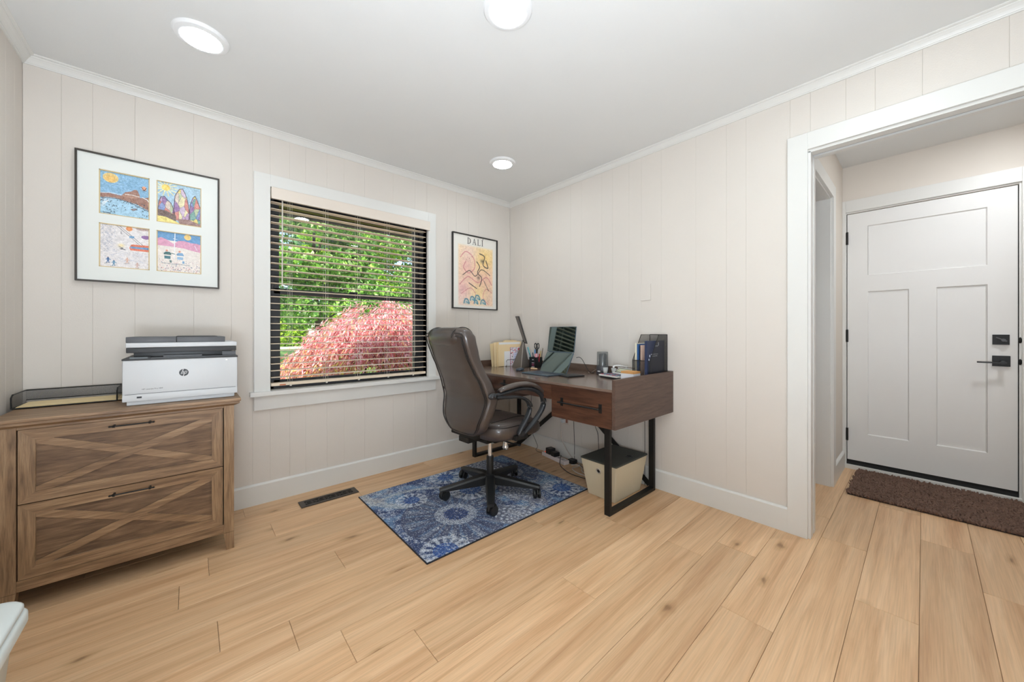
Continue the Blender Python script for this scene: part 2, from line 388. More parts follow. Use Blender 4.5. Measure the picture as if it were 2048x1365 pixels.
# crown moulding, swept profile
def crown(name, p0, p1, inn, mit0, mit1):
    prof = [(0, -.040), (.006, -.040), (.008, -.035), (.011, -.035), (.013, -.031), (.018, -.024), (.026, -.015), (.030, -.012), (.031, -.008), (.036, -.007), (.041, -.004), (.042, 0), (0, 0)]
    d = (Vector(p1) - Vector(p0)).normalized(); n = Vector(inn); bm = bmesh.new()
    r = []
    for p, s in ((p0, mit0), (p1, -mit1)):
        r.append([bm.verts.new(Vector(p) + n * a + Vector((0, 0, b)) + d * (a * s)) for a, b in prof])
    k = len(prof)
    for i in range(k): bm.faces.new((r[0][i], r[0][(i + 1) % k], r[1][(i + 1) % k], r[1][i]))
    return st(mesh(name, bm, TRIM))
crown('trim_1', (-3.057, 0, ZC), (0, 0, ZC), (0, -1, 0), 1, 1)
crown('trim_2', (0, 0, ZC), (0, -3.35, ZC), (-1, 0, 0), 1, 1)
crown('trim_3', (-3.057, 0, ZC), (-3.057, -3.35, ZC), (1, 0, 0), 1, 1)
def basebd(name, p0, p1, inn, h=.131, t=.017):
    d = (Vector(p1) - Vector(p0)).normalized(); n = Vector(inn); bm = bmesh.new(); r = []
    prof = [(0, 0), (t, 0), (t, h - .009), (t - .006, h - .002), (t - .010, h), (0, h)]
    for p in (p0, p1): r.append([bm.verts.new(Vector(p) + n * a + Vector((0, 0, b))) for a, b in prof])
    for i in range(6): bm.faces.new((r[0][i], r[0][(i + 1) % 6], r[1][(i + 1) % 6], r[1][i]))
    bm.faces.new(r[0]); bm.faces.new(r[1][::-1])
    return st(mesh(name, bm, TRIM))
basebd('baseboard_back', (-3.057, 0, 0), (0, 0, 0), (0, -1, 0))
basebd('baseboard_right', (0, 0, 0), (0, -2.324, 0), (-1, 0, 0), .134)
basebd('baseboard_left', (-3.057, 0, 0), (-3.057, -3.35, 0), (1, 0, 0))

# wide opening: casing and jamb lining
d3 = sempty('door_3')
B('casing', TRIM, [(-.019, 0, OY1, -2.324, 0, 2.155)], d3, .0015)
B('casing', TRIM, [(-.019, 0, -3.31, OY0, 0, 2.155)], d3, .0015)
B('casing', TRIM, [(-.0192, 0, OY0, OY1 + .0, OZ, 2.1552)], d3, .0015)
B('jamb', TRIM, [(-.004, .050, OY1 - .012, OY1 + .004, 0, 2.058), (-.004, .050, OY0, OY0 + .012, 0, 2.058), (.078, WT + .004, OY1 - .012, OY1 + .004, 0, 2.058), (.078, WT + .004, OY0, OY0 + .012, 0, 2.058)], d3, .001)
B('head_jamb', TRIM, [(-.004, .050, OY0, OY1, OZ - .014, OZ), (.078, WT + .004, OY0, OY1, OZ - .014, OZ)], d3, .001)
B('track_slot', BLK, [(.050, .078, OY0, OY1, OZ - .004, OZ)], d3)
B('pocket_edge', TRIM, [(.052, .076, OY1 - .006, OY1 + .02, .01, 2.045)], d3, .001)
B('strike_plate', NICK, [(.055, .073, OY1 - .0075, OY1 - .0055, .985, 1.045)], d3)

# ------------------------------------------------------------------ hall beyond
HX = 1.532; HY = -2.38
DX0, DX1, DZ = .16, .951, 2.062      # side doorway in the hall's left wall
st(B('wall_hall_side', HWALL, [(WT, DX0, HY, HY + .11, 0, 2.5), (DX1, 1.66, HY, HY + .11, 0, 2.5), (DX0, DX1, HY, HY + .11, DZ, 2.5)]))
DY0, DY1 = -3.226, -2.404
st(B('wall_hall_end', HWALL, [(HX, 1.66, DY1, HY + .02, 0, 2.5), (HX, 1.66, -4.1, DY0, 0, 2.5), (HX, 1.66, DY0, DY1, 2.052, 2.5)]))
st(B('wall_hall_near', HWALL, [(WT, 1.66, -4.1, -4.0, 0, 2.5), (0.0, WT, -4.1, -3.6, 0, 2.5)]))
st(B('ceiling_hall', CEIL, [(.12, 1.66, -4.1, -1.25, 2.435, 2.56)]))
st(B('wall_closet', HWALL, [(WT, 1.66, -1.25, -1.2, 0, 2.5), (1.58, 1.66, HY + .11, -1.2, 0, 2.5), (WT + .0, WT + .02, HY + .11, -1.2, 0, 2.5)]))
d2 = sempty('door_2')
B('jamb', TRIM, [(DX1 - .018, DX1, HY - .002, HY + .112, 0, DZ), (DX0, DX0 + .018, HY - .002, HY + .112, 0, DZ)], d2, .001)
B('head_jamb', TRIM, [(DX0, DX1, HY - .002, HY + .112, DZ - .018, DZ)], d2, .001)
B('casing', TRIM, [(DX1 - .008, DX1 + .082, HY - .019, HY, 0, DZ + .08)], d2, .0015)
B('casing', TRIM, [(DX0 - .03, DX0 + .008, HY - .019, HY, 0, DZ + .08)], d2, .0015)
B('casing', TRIM, [(DX0 + .008, DX1 - .008, HY - .0192, HY, DZ - .008, DZ + .08)], d2, .0015)
basebd('baseboard_hall', (DX1 + .082, HY, 0), (HX, HY, 0), (0, -1, 0), .131)
d1 = sempty('door_1')
X = HX
slab = bmesh.new()
sx0, sx1 = X + .004, X + .048
py = [(-3.102, -2.529, 1.546, 1.937), (-2.747, -2.525, .286, 1.419), (-3.101, -2.879, .286, 1.419)]
# slab built as stiles/rails proud of recessed panels
ys = [-3.222, -3.102, -2.879, -2.747, -2.527, -2.408]
for b in [(-3.222, -3.102, .068, 2.048), (-2.527, -2.408, .068, 2.048), (-3.102, -2.527, 1.937, 2.048), (-3.102, -2.527, 1.419, 1.546), (-3.102, -2.527, .068, .286), (-2.879, -2.747, .286, 1.419)]:
    box(slab, sx0, sx1, b[0], b[1], b[2], b[3])
mesh('slab', slab, DOORW, d1)
for a, b, c, d in py:
    bm = bmesh.new(); e = .006
    o1 = [(sx0, a, c), (sx0, b, c), (sx0, b, d), (sx0, a, d)]; o2 = [(sx0 + .009, a + e, c + e), (sx0 + .009, b - e, c + e), (sx0 + .009, b - e, d - e), (sx0 + .009, a + e, d - e)]
    v1 = [bm.verts.new(p) for p in o1]; v2 = [bm.verts.new(p) for p in o2]
    for i in range(4): bm.faces.new((v1[i], v1[(i + 1) % 4], v2[(i + 1) % 4], v2[i]))
    bm.faces.new(v2); mesh('panel', bm, DOORW, d1)
B('door_frame', TRIM, [(X - .004, X + .10, DY0 - .02, DY0, 0, 2.07), (X - .004, X + .10, DY1, DY1 + .02, 0, 2.07), (X - .004, X + .10, DY0, DY1, 2.054, 2.07)], d1)
B('weatherstrip', mat('black_rubber', (22, 22, 22), .7), [(X + .015, X + .05, DY0, -3.222, .03, 2.053), (X + .015, X + .05, -2.408, DY1, .03, 2.053), (X + .015, X + .05, DY0, DY1, 2.048, 2.054)], d1)
B('casing', TRIM, [(X - .019, X, -3.315, -3.236, 0, 2.156)], d1, .0015)
B('casing', TRIM, [(X - .019, X, -2.400, HY, 0, 2.156)], d1, .0015)
B('casing', TRIM, [(X - .0192, X, -3.236, -2.400, 2.064, 2.1562)], d1, .0015)
B('sill', TRIM, [(X - .03, X + .02, DY0 - .01, DY1 + .01, 0, .03)], d1, .002)
B('door_sweep', MATS['black_rubber'], [(X + .002, X + .05, DY0, DY1, .03, .050), (X + .010, X + .05, DY0, DY1, .05, .068)], d1)
for z in (1.855, 1.067, .272):
    bm = bmesh.new(); cyl(bm, (X - .006, -2.408, z - .05), .007, .10, 12); box(bm, X - .008, X + .003, -2.412, -2.395, z - .048, z + .048); mesh('hinge', bm, BLK, d1)
db = B('deadbolt', BLK, [(X - .008, X + .004, -3.190, -3.122, 1.015, 1.081)], d1, .001)
bm = bmesh.new(); tube(bm, [(X - .02, -3.135, 1.062), (X - .02, -3.178, 1.036)], .005, 8, 0); cyl(bm, (0, 0, 0), .010, .02, 12, M=Matrix.Translation((X - .008, -3.165, 1.045)) @ Matrix.Rotation(-math.pi / 2, 4, 'Y')); mesh('thumb_turn', bm, GREYP, db)
dh = B('door_handle', BLK, [(X - .008, X + .004, -3.193, -3.121, .872, .942)], d1, .001)
bm = bmesh.new(); box(bm, X - .058, X - .046, -3.175, -3.055, .893, .903, .002); cyl(bm, (0, 0, 0), .013, .05, 14, M=Matrix.Translation((X - .006, -3.160, .899)) @ Matrix.Rotation(-math.pi / 2, 4, 'Y')); mesh('lever', bm, BLKP, dh)
bm = bmesh.new()
for z in (1.045, .905): ball(bm, (X - .005, -3.230, z), .014, (.6, .5, 1.4), 12)
mesh('latch_plate', bm, BLK, d1)
st(B('wall_outside_door', HWALL, [(1.60, 1.66, DY0 - .05, DY1 + .05, 0, 2.1)]))

# ------------------------------------------------------------------ window
w1 = sempty('window_1')
FRM = mat('window_black', (42, 43, 46), .5, bump=.05)
B('jamb_liner', TRIM, [(WX0 - .012, WX0, -.002, .14, WZ0, WZ1), (WX1, WX1 + .012, -.002, .14, WZ0, WZ1), (WX0, WX1, -.002, .14, WZ1 - .0, WZ1 + .012)], w1)
B('casing', TRIM, [(-2.162, WX0 - .001, -.02, 0, .716, 2.118)], w1, .0015)
B('casing', TRIM, [(WX1 + .001, -.869, -.02, 0, .716, 2.118)], w1, .0015)
B('head_casing', TRIM, [(WX0 - .001, WX1 + .001, -.0202, 0, 2.040, 2.1182)], w1, .0015)
B('window_sill', TRIM, [(-2.185, -.845, -.052, .07, .690, .718)], w1, .003)
B('apron', TRIM, [(-2.162, -.869, -.019, 0, .599, .690)], w1, .0015)
FY = .066
B('window_frame', FRM, [(WX0, WX0 + .03, FY, .13, .715, WZ1), (WX1 - .035, WX1, FY, .13, .715, WZ1), (WX0, WX1, FY, .13, 2.0, WZ1), (WX0, WX1, FY, .13, .715, .735)], w1, .001)
us = B('upper_sash', FRM, [(WX0 + .03, WX0 + .065, FY + .03, .125, 1.36, 2.0), (WX1 - .080, WX1 - .035, FY + .03, .125, 1.36, 2.0), (WX0 + .03, WX1 - .035, FY + .03, .125, 1.965, 2.0), (WX0 + .03, WX1 - .035, FY + .03, .125, 1.357, 1.39)], w1, .001)
ls = B('lower_sash', FRM, [(WX0 + .03, WX0 + .067, FY + .004, FY + .03, .735, 1.392), (WX1 - .087, WX1 - .035, FY + .004, FY + .03, .735, 1.392), (WX0 + .03, WX1 - .035, FY + .004, FY + .03, 1.357, 1.392), (WX0 + .03, WX1 - .035, FY + .004, FY + .03, .735, .775)], w1, .001)
B('sash_lock', FRM, [(-1.56, -1.50, FY - .01, FY + .01, 1.392, 1.402)], ls, .002)
g = bpy.data.materials.new('window_glass'); g.use_nodes = True; n = g.node_tree.nodes; l = g.node_tree.links; n.clear()
tr = n.new('ShaderNodeBsdfTransparent'); tr.inputs[0].default_value = (.93, .96, .95, 1); gl = n.new('ShaderNodeBsdfGlossy'); gl.inputs['Roughness'].default_value = .0
fr = n.new('ShaderNodeFresnel'); fr.inputs[0].default_value = 1.5; mxs = n.new('ShaderNodeMixShader'); oo = n.new('ShaderNodeOutputMaterial')
l.new(fr.outputs[0], mxs.inputs[0]); l.new(tr.outputs[0], mxs.inputs[1]); l.new(gl.outputs[0], mxs.inputs[2]); l.new(mxs.outputs[0], oo.inputs[0])
GLASSM = g; MATS['window_glass'] = g
B('pane', g, [(WX0 + .06, WX1 - .075, .108, .112, 1.385, 1.97)], us)
B('pane', g, [(WX0 + .06, WX1 - .08, FY + .014, FY + .018, .77, 1.362)], ls)

# blind
SLAT = mat('blind_beige', (230, 211, 187), .5, bump=.05)
VAL = mat('blind_valance', (226, 214, 201), .5)
bl = thing('window_blind', 'beige horizontal slat blind with valance hanging inside the white window casing', 'window blind', (-1.508, .03, .73))
def rel(o, p):   # parent helper: world-coordinates mesh under a moved Empty
    o.parent = p; o.matrix_parent_inverse = Matrix.Translation(p.location).inverted() if not any(p.rotation_euler) else p.matrix_basis.inverted(); return o
bm = bmesh.new(); box(bm, -2.071, -.931, -.034, -.022, 1.963, 2.038, .003); box(bm, -.943, -.931, -.026, .0, 1.963, 2.038, .001)
rel(mesh('valance', bm, VAL, None), bl)
rel(B('head_rail', SLAT, [(WX0 + .004, WX1 - .004, .004, .056, 1.985, 2.038)]), bl)
bm = bmesh.new(); N = 7
pts = [(-.025 + .05 * i / (N - 1), .0022 * (1 - ((i / (N - 1)) * 2 - 1) ** 2)) for i in range(N)]
x0, x1 = WX0 + .006 - (-1.508), WX1 - .010 - (-1.508)
rings = [[bm.verts.new((x, y, z + s)) for y, z in pts] for x in (x0, x1) for s in (0, .0036)]
for i in range(N - 1):
    bm.faces.new((rings[1][i], rings[1][i + 1], rings[3][i + 1], rings[3][i])); bm.faces.new((rings[0][i], rings[2][i], rings[2][i + 1], rings[0][i + 1]))
for i in (0, N - 1): bm.faces.new((rings[0][i], rings[1][i], rings[3][i], rings[2][i]))
for a, b in ((0, 1), (2, 3)): bm.faces.new(rings[a] + rings[b][::-1])
s0 = mesh('slat', bm, SLAT, bl); s0.location = (0, 0, 1.951 - .73)
for i in range(1, 27):
    s = s0.copy(); COL.objects.link(s); s.location.z = 1.951 - .73 - i * .0444
rel(B('bottom_rail', SLAT, [(WX0 + .006, WX1 - .010, .006, .056, .742, .762)], bev=.003), bl)
CORD = mat('blind_cord', (214, 206, 192), .7)
for x in (-1.957, -1.734, -1.511, -1.283, -1.07):
    bm = bmesh.new()
    for y in (.003, .058): tube(bm, [(x - .008, y, .742), (x - .008, y, 1.99)], .0007, 5, 0); tube(bm, [(x + .008, y, .742), (x + .008, y, 1.99)], .0007, 5, 0)
    box(bm, x - .006, x + .006, .0, .006, .736, .746)
    rel(mesh('ladder_cord', bm, CORD), bl)
bm = bmesh.new(); tube(bm, [(-2.006, -.006, 1.975), (-2.008, -.010, 1.40)], .0042, 8, 0); tube(bm, [(-2.006, -.006, 1.99), (-2.006, -.006, 1.97)], .002, 6, 0)
rel(mesh('tilt_wand', bm, CORD), bl)
bm = bmesh.new()
for dx in (-.062, -.055): tube(bm, [(-1.0 + dx, -.001, 1.98), (-1.0 + dx, -.001, .9)], .0007, 5, 0)
rel(mesh('lift_cord', bm, CORD), bl)
rel(B('warning_tag', mat('orange_tag', (196, 112, 70), .5), [(-2.02, -1.985, .0045, .0056, .744, .752)]), bl)

# ------------------------------------------------------------------ ceiling lights
LEDM = mat('led_diffuser', (255, 255, 255), .5, emit=((236, 249, 255), LED))
LTRIM = mat('light_trim', (235, 235, 235), .4)
LEDH = mat('led_diffuser_hall', (255, 255, 255), .5, emit=((244, 250, 255), LED * 3.7))
def downlight(x, y, z, label, m=LEDM):
    t = thing('ceiling_light', label, 'ceiling light', (x, y, z), group='round LED ceiling lights')
    bm = bmesh.new(); lathe(bm, [(.1, 0), (.1, -.004), (.094, -.012), (.078, -.017), (.072, -.0165), (.072, -.006), (.1, 0)][:-1], seg=48)
    mesh('trim_ring', bm, LTRIM, t, smooth=True, angle=30)
    bm = bmesh.new(); lathe(bm, [(.0715, -.008), (.0715, -.0165), (.066, -.0195), (.045, -.0225), (.02, -.0235), (1e-6, -.0237)], seg=48)
    mesh('diffuser', bm, m, t, smooth=True)
downlight(-2.427, -.694, ZC, 'round LED ceiling light nearest the left wall, above the framed drawings')
downlight(-1.500, -1.700, ZC, 'round LED ceiling light at the middle of the ceiling, cut by the top edge')
downlight(-.653, -.658, ZC, 'small-looking LED ceiling light in the far corner above the desk')
downlight(-.60, -2.70, ZC, 'LED ceiling light just above the frame beside the wide doorway')
downlight(-2.42, -2.70, ZC, 'LED ceiling light behind the camera near the left wall')
downlight(.85, -3.25, 2.435, 'LED ceiling light in the hall in front of the entry door', LEDH)

# ------------------------------------------------------------------ framed drawings
FRB = mat('frame_dark', (62, 56, 50), .4, .2)
MATB = mat('mat_board', (233, 234, 229), .7, bump=.05, bscale=300)
GOLD = mat('mat_gold_edge', (214, 190, 140), .5)
PAPER = paint_mat('drawing_print', .7)
pf = thing('framed_picture', 'large framed set of four colourful mountain drawings in a white mat', 'framed picture', (-2.615, 0, 1.687))
px0, px1, pz0, pz1 = -2.895, -2.333, 1.357, 2.017
fw = .008
for b in [(px0, px0 + fw, pz0, pz1), (px1 - fw, px1, pz0, pz1), (px0 + fw, px1 - fw, pz1 - fw, pz1), (px0 + fw, px1 - fw, pz0, pz0 + fw)]:
    rel(B('frame', FRB, [(b[0], b[1], -.022, -.001, b[2], b[3])], bev=.001), pf)
cells = [(-2.815, -2.630, 1.710, 1.938), (-2.603, -2.415, 1.710, 1.940), (-2.815, -2.630, 1.436, 1.663), (-2.603, -2.415, 1.436, 1.663)]
xs_ = [px0 + fw, -2.815, -2.630, -2.603, -2.415, px1 - fw]; zs_ = [pz0 + fw, 1.436, 1.663, 1.710, 1.939, pz1 - fw]
bm = bmesh.new()
for i in range(5):
    for j in range(5):
        if i in (1, 3) and j in (1, 3): continue
        box(bm, xs_[i], xs_[i + 1], -.0135, -.006, zs_[j], zs_[j + 1])
rel(mesh('mat', bm, MATB), pf)
def draw1():
    c = Canvas(150, 180, (128, 178, 214), 3)
    for i in range(30):
        y = c.r.rand() * .5; x = c.r.rand() * .8; c.line([(x, y), (x + .25, y + .02)], .005, (170, 205, 228) if i % 2 else (105, 160, 205), .6)
    c.ell(.22, .15, .15, .11, (243, 200, 110), .9); c.ell(.22, .18, .10, .08, (240, 185, 95), .7)
    c.ell(.88, .26, .05, .05, (238, 160, 120)); c.line([(.83, .24), (.88, .31), (.93, .24)], .007, (40, 40, 55)); c.line([(.85, .31), (.92, .31)], .005, (40, 40, 55))
    c.poly([(.0, .53), (.2, .5), (.42, .52), (.5, .42), (.62, .38), (.68, .33), (.74, .33), (.79, .44), (.80, .5), (1, .45), (1, .78), (.7, .66), (.4, .6), (0, .62)], (150, 105, 90))
    c.poly([(.42, .52), (.5, .45), (.78, .45), (.8, .5), (.6, .55)], (170, 125, 105)); c.line([(.5, .47), (.62, .46), (.78, .48)], .008, (240, 238, 235))
    c.line([(.85, .48), (.95, .52), (1, .6)], .012, (235, 235, 235)); c.line([(0, .52), (.2, .49), (.42, .5)], .006, (225, 225, 230))
    c.poly([(0, .68), (.12, .6), (.3, .59), (.5, .62), (.75, .67), (1, .79), (1, 1), (0, 1)], (160, 203, 228))
    c.line([(0, .72), (.12, .62), (.35, .6), (.6, .65), (1, .8)], .008, (60, 60, 75))
    for i in range(95):
        x = c.r.rand(); y = .62 + c.r.rand() * .37
        if x > .3 and y > .84 and x < .75: continue
        c.line([(x, y), (x + .008, y - .02), (x + .018, y)], .0045, (45, 60, 80), .85)
    for i in range(20): c.line([(c.r.rand() * .1, .65 + c.r.rand() * .2), (.1 + c.r.rand() * .1, .62 + c.r.rand() * .1)], .004, (245, 245, 250), .5)
    c.line([(.72, .78), (.66, .82), (.62, .8), (.7, .77)], .01, (120, 90, 85)); c.line([(.1, .95), (.22, .955)], .008, (30, 30, 40)); c.scrib(12); return c.a
def draw2():
    c = Canvas(150, 180, (165, 200, 222), 5)
    for i in range(14):
        a = i * math.pi / 7; c.line([(.2, .14), (.2 + .26 * math.cos(a), .14 + .2 * math.sin(a))], .013, (246, 232, 170), .9)
    c.ell(.2, .14, .09, .075, (243, 205, 95))
    pal = [(200, 160, 200), (235, 215, 120), (215, 130, 120), (120, 140, 195), (190, 205, 160), (225, 205, 190), (150, 110, 165), (240, 230, 180), (110, 160, 150), (215, 190, 215)]
    m = np.zeros((c.H, c.W), bool)
    def inside(pts):
        k = Canvas(c.W, c.H, (0, 0, 0)); k.poly(pts, (1, 1, 1)); return k.a[..., 0] > .5
    sh = [[(.02, .8), (.05, .5), (.1, .38), (.17, .36), (.24, .44), (.31, .5), (.36, .62), (.4, .8)], [(.36, .9), (.38, .5), (.4, .3), (.45, .2), (.5, .12), (.57, .1), (.62, .2), (.66, .3), (.7, .5), (.74, .9)], [(.7, .95), (.74, .45), (.8, .28), (.85, .22), (.9, .32), (.96, .48), (1, .52), (1, .95)]]
    for p in sh: m |= inside(p)
    sx_, sy_ = c.r.rand(62), c.r.rand(62); D = (c.x[..., None] - sx_) ** 2 * 3.2 + (c.y[..., None] - sy_) ** 2 * .8; id_ = D.argmin(-1)
    col = np.array(pal, float)[id_ % 10]; ed = np.zeros_like(m); ed[:, 1:] |= id_[:, 1:] != id_[:, :-1]; ed[1:] |= id_[1:] != id_[:-1]
    c.a[m] = col[m] * .92 + 10; c.a[m & ed] = c.a[m & ed] * .35 + np.array((70, 55, 70)) * .65
    for p in sh: c.line(p, .009, (80, 64, 78), .9)
    c.poly([(0, .68), (.2, .7), (.42, .78), (.42, .93), (.2, .85), (0, .84)], (105, 85, 80)); c.poly([(.45, .86), (.7, .84), (1, .93), (1, 1), (.5, .98)], (150, 115, 110))
    c.poly([(0, .84), (.2, .85), (.45, .94), (.55, 1), (0, 1)], (240, 222, 130)); c.scrib(14); return c.a
def draw3():
    c = Canvas(150, 180, (232, 226, 226), 8)
    for i in range(260):
        x = c.r.rand() * .35 * (1 - c.r.rand() * .5); y = .02 + c.r.rand() * .62; c.line([(x, y), (x + .02, y + .02 * c.r.randn())], .004, (150, 155, 175), .6)
    for i in range(120):
        x = c.r.rand(); y = .6 + c.r.rand() * .25; c.line([(x, y), (x + .05, y + .01 * c.r.randn())], .004, (175, 180, 200), .5)
    c.ell(.58, .06, .065, .055, (232, 140, 80)); c.ell(.85, .04, .14, .03, (190, 165, 160)); c.ell(.92, .22, .10, .045, (130, 90, 150))
    for dx in (0, .06): c.line([(.32 + dx, .01), (.8 + dx, .42)], .0045, (60, 60, 70))
    c.poly([(.58, .22), (.68, .22), (.68, .27), (.58, .27)], (100, 150, 195)); c.line([(.42, .15), (.42, .2), (.45, .2)], .005, (90, 90, 100))
    c.poly([(.62, .42), (1, .41), (1, .56), (.6, .56), (.58, .5)], (222, 110, 80)); c.poly([(.6, .47), (1, .46), (1, .51), (.6, .51)], (95, 145, 195))
    c.line([(.38, .5), (.46, .53), (.4, .55), (.5, .56)], .008, (40, 40, 50)); c.blob(.42, .47, .06, .04, (244, 220, 150), .8)
    for x, y, col in ((.17, .82, (55, 95, 150)), (.28, .88, (80, 130, 165)), (.54, .80, (225, 180, 160)), (.74, .9, (205, 170, 160))):
        c.ell(x, y - .05, .014, .014, (190, 120, 90)); c.line([(x, y - .04), (x, y + .02)], .018, col); c.line([(x - .04, y), (x, y - .03), (x + .045, y)], .008, col)
        c.line([(x, y + .02), (x - .03, y + .07)], .008, col); c.line([(x, y + .02), (x + .02, y + .07)], .008, col); c.line([(x - .07, y + .09), (x + .04, y + .06)], .004, (90, 90, 100))
    c.scrib(10); return c.a
def draw4():
    c = Canvas(150, 180, (240, 230, 222), 11)
    c.poly([(0, 0), (1, 0), (1, .25), (0, .2)], (95, 150, 200)); c.ell(.68, .09, .08, .07, (243, 205, 120))
    c.poly([(0, .2), (.1, .16), (.22, .2), (.36, .29), (.48, .2), (.6, .19), (.75, .22), (.88, .22), (1, .25), (1, .45), (.8, .42), (.6, .38), (.3, .36), (0, .36)], (222, 155, 185))
    c.line([(.4, 0), (.39, .3), (.385, .66)], .009, (245, 245, 248)); c.line([(.36, .16), (.44, .17)], .005, (245, 245, 248)); c.line([(.84, .28), (.9, .4)], .006, (240, 240, 245))
    for x, c1, c2 in ((.22, (60, 105, 105), (60, 110, 120)), (.5, (110, 155, 195), (150, 185, 215))):
        c.ell(x, .47, .025, .022, (225, 140, 110)); c.poly([(x - .07, .54), (x - .02, .5), (x + .07, .5), (x + .1, .57), (x - .06, .57)], c1)
        c.poly([(x - .05, .6), (x + .08, .6), (x + .08, .67), (x - .05, .67)], c2); c.poly([(x + .06, .7), (x + .11, .7), (x + .11, .76), (x + .06, .76)], c1); c.line([(x - .1, .78), (x + .22, .8)], .005, (70, 90, 110))
    c.line([(.25, .52), (.39, .54)], .01, (50, 95, 95))
    pal = [(200, 150, 170), (80, 95, 115), (215, 175, 165), (120, 125, 150), (225, 165, 150)]
    for i in range(190):
        y = .66 + .34 * c.r.rand() ** .6; s = .006 + .016 * (y - .6) * c.r.rand() * 2; c.ell(c.r.rand(), y, s, s * .7, pal[i % 5])
    c.scrib(8); return c.a
for (a, b, z0, z1), fn in zip(cells, (draw1, draw2, draw3, draw4)):
    e = .004
    o = B('gold_bevel', GOLD, [(a, a + e, -.0128, -.005, z0, z1), (b - e, b, -.0128, -.005, z0, z1), (a, b, -.0128, -.005, z1 - e, z1), (a, b, -.0128, -.005, z0, z0 + e)])
    rel(o, pf)
    o = printed('drawing', fn(), face_M((a, -.0065, z0), (1, 0, 0), (0, 0, 1)), b - a, z1 - z0, PAPER, None); rel(o, pf)
rel(B('backing', MATB, [(px0 + .004, px1 - .004, -.005, -.001, pz0 + .004, pz1 - .004)]), pf)

# ------------------------------------------------------------------ poster
dp = thing('framed_poster', 'small black-framed poster of a loose warm ink painting beside the window', 'framed poster', (-.438, 0, 1.66))
qx0, qx1, qz0, qz1 = -.700, -.180, 1.312, 2.004; fw = .009
for b in [(qx0, qx0 + fw, qz0, qz1), (qx1 - fw, qx1, qz0, qz1), (qx0 + fw, qx1 - fw, qz1 - fw, qz1), (qx0 + fw, qx1 - fw, qz0, qz0 + fw)]:
    rel(B('frame', mat('poster_frame', (38, 36, 35), .4, .2), [(b[0], b[1], -.022, -.001, b[2], b[3])], bev=.001), dp)
rel(B('poster_sheet', mat('poster_paper', (236, 231, 222), .65), [(qx0 + .006, qx1 - .006, -.008, -.001, qz0 + .006, qz1 - .006)]), dp)
def abstract():
    c = Canvas(170, 240, (244, 214, 170), 21)
    c.blob(.72, .22, .3, .2, (246, 205, 110), .9); c.blob(.3, .15, .25, .2, (240, 205, 190), .8); c.blob(.55, .72, .25, .15, (244, 218, 130), .8)
    c.blob(.25, .55, .3, .2, (240, 190, 165), .7); c.blob(.85, .55, .2, .25, (242, 190, 160), .8); c.blob(.1, .85, .3, .25, (236, 200, 190), .8); c.blob(.9, .9, .2, .2, (236, 195, 170), .6)
    pk = (206, 120, 122)
    c.blob(.25, .35, .16, .12, (226, 160, 158), .6); c.blob(.6, .55, .2, .14, (230, 164, 150), .5); c.blob(.15, .72, .14, .1, (222, 150, 155), .6)
    c.curve([(.08, .22), (.22, .12), (.42, .2), (.46, .36), (.30, .46), (.16, .38), (.22, .28)], .011, pk, .8)
    c.curve([(.05, .66), (.28, .52), (.55, .6), (.8, .5), (.95, .62)], .011, pk, .8); c.curve([(.1, .8), (.35, .7), (.5, .82), (.42, .95)], .009, pk, .7); c.curve([(.95, .75), (.78, .70), (.70, .84), (.85, .95)], .012, (214, 140, 125), .7)
    dk = (62, 48, 44)
    c.curve([(.14, .5), (.32, .42), (.48, .5), (.66, .38), (.9, .46)], .009, dk, .9); c.curve([(.60, .12), (.74, .16), (.70, .30), (.84, .34), (.78, .22)], .012, dk, .95)
    c.curve([(.52, .26), (.60, .34), (.54, .44), (.66, .52), (.60, .66)], .011, dk, .9); c.line([(.30, .62), (.52, .70)], .010, dk); c.line([(.72, .56), (.86, .72)], .008, dk); c.blob(.68, .24, .05, .03, dk, .7); c.blob(.57, .52, .04, .03, dk, .6)
    tl = (62, 120, 138)
    for x, y, r in ((.24, .93, .07), (.40, .88, .06), (.54, .86, .07), (.50, .93, .05), (.70, .93, .07)):
        c.curve([(x - r, y + .02), (x - r * .6, y - r * .6), (x + r * .4, y - r * .6), (x + r, y + .02), (x, y)], .014, tl, .85); c.blob(x, y, r * .7, r * .4, (120, 175, 190), .7)
    for i in range(40): c.ell(.05 + c.r.rand() * .9, .85 + c.r.rand() * .14, .006, .004, (150, 90, 110), .7)
    for i in range(6): c.ell(.2 + c.r.rand() * .2, .17 + .1 * c.r.rand(), .008, .006, (150, 60, 70), .8)
    c.scrib(9)
    # fade to paper at the edges
    e = np.minimum(np.minimum(c.x, 1 - c.x), np.minimum(c.y, 1 - c.y)); k = np.clip(e / .04, 0, 1)[..., None]
    return c.a * k + np.array((236, 231, 222)) * (1 - k)
o = printed('painting', abstract(), face_M((-.640, -.0085, 1.338), (1, 0, 0), (0, 0, 1)), .412, .575, paint_mat('poster_print', .6), None); rel(o, dp)
INK = mat('poster_ink', (66, 58, 54), .6)
bm = bmesh.new()
def glyph(polys, ox, oz, s):
    for P in polys: prism(bm, [(ox + x * s, oz + y * s) for x, y in P], .0008, face_M((0, -.0083, 0), (1, 0, 0), (0, 0, 1)))
LS = .051; oz = 1.9305
arcD = [(.10 + .52 * math.sin(math.pi * t / 12), .5 + .5 * math.cos(math.pi * t / 12)) for t in range(13)]
arci = [(.10 + .38 * math.sin(math.pi * t / 12), .5 + .44 * math.cos(math.pi * t / 12)) for t in range(13)]
Dg = [[(.08, 0), (.2, 0), (.2, 1), (.08, 1)], [(0, 0), (.3, 0), (.3, .05), (0, .05)], [(0, .95), (.3, .95), (.3, 1), (0, 1)]]
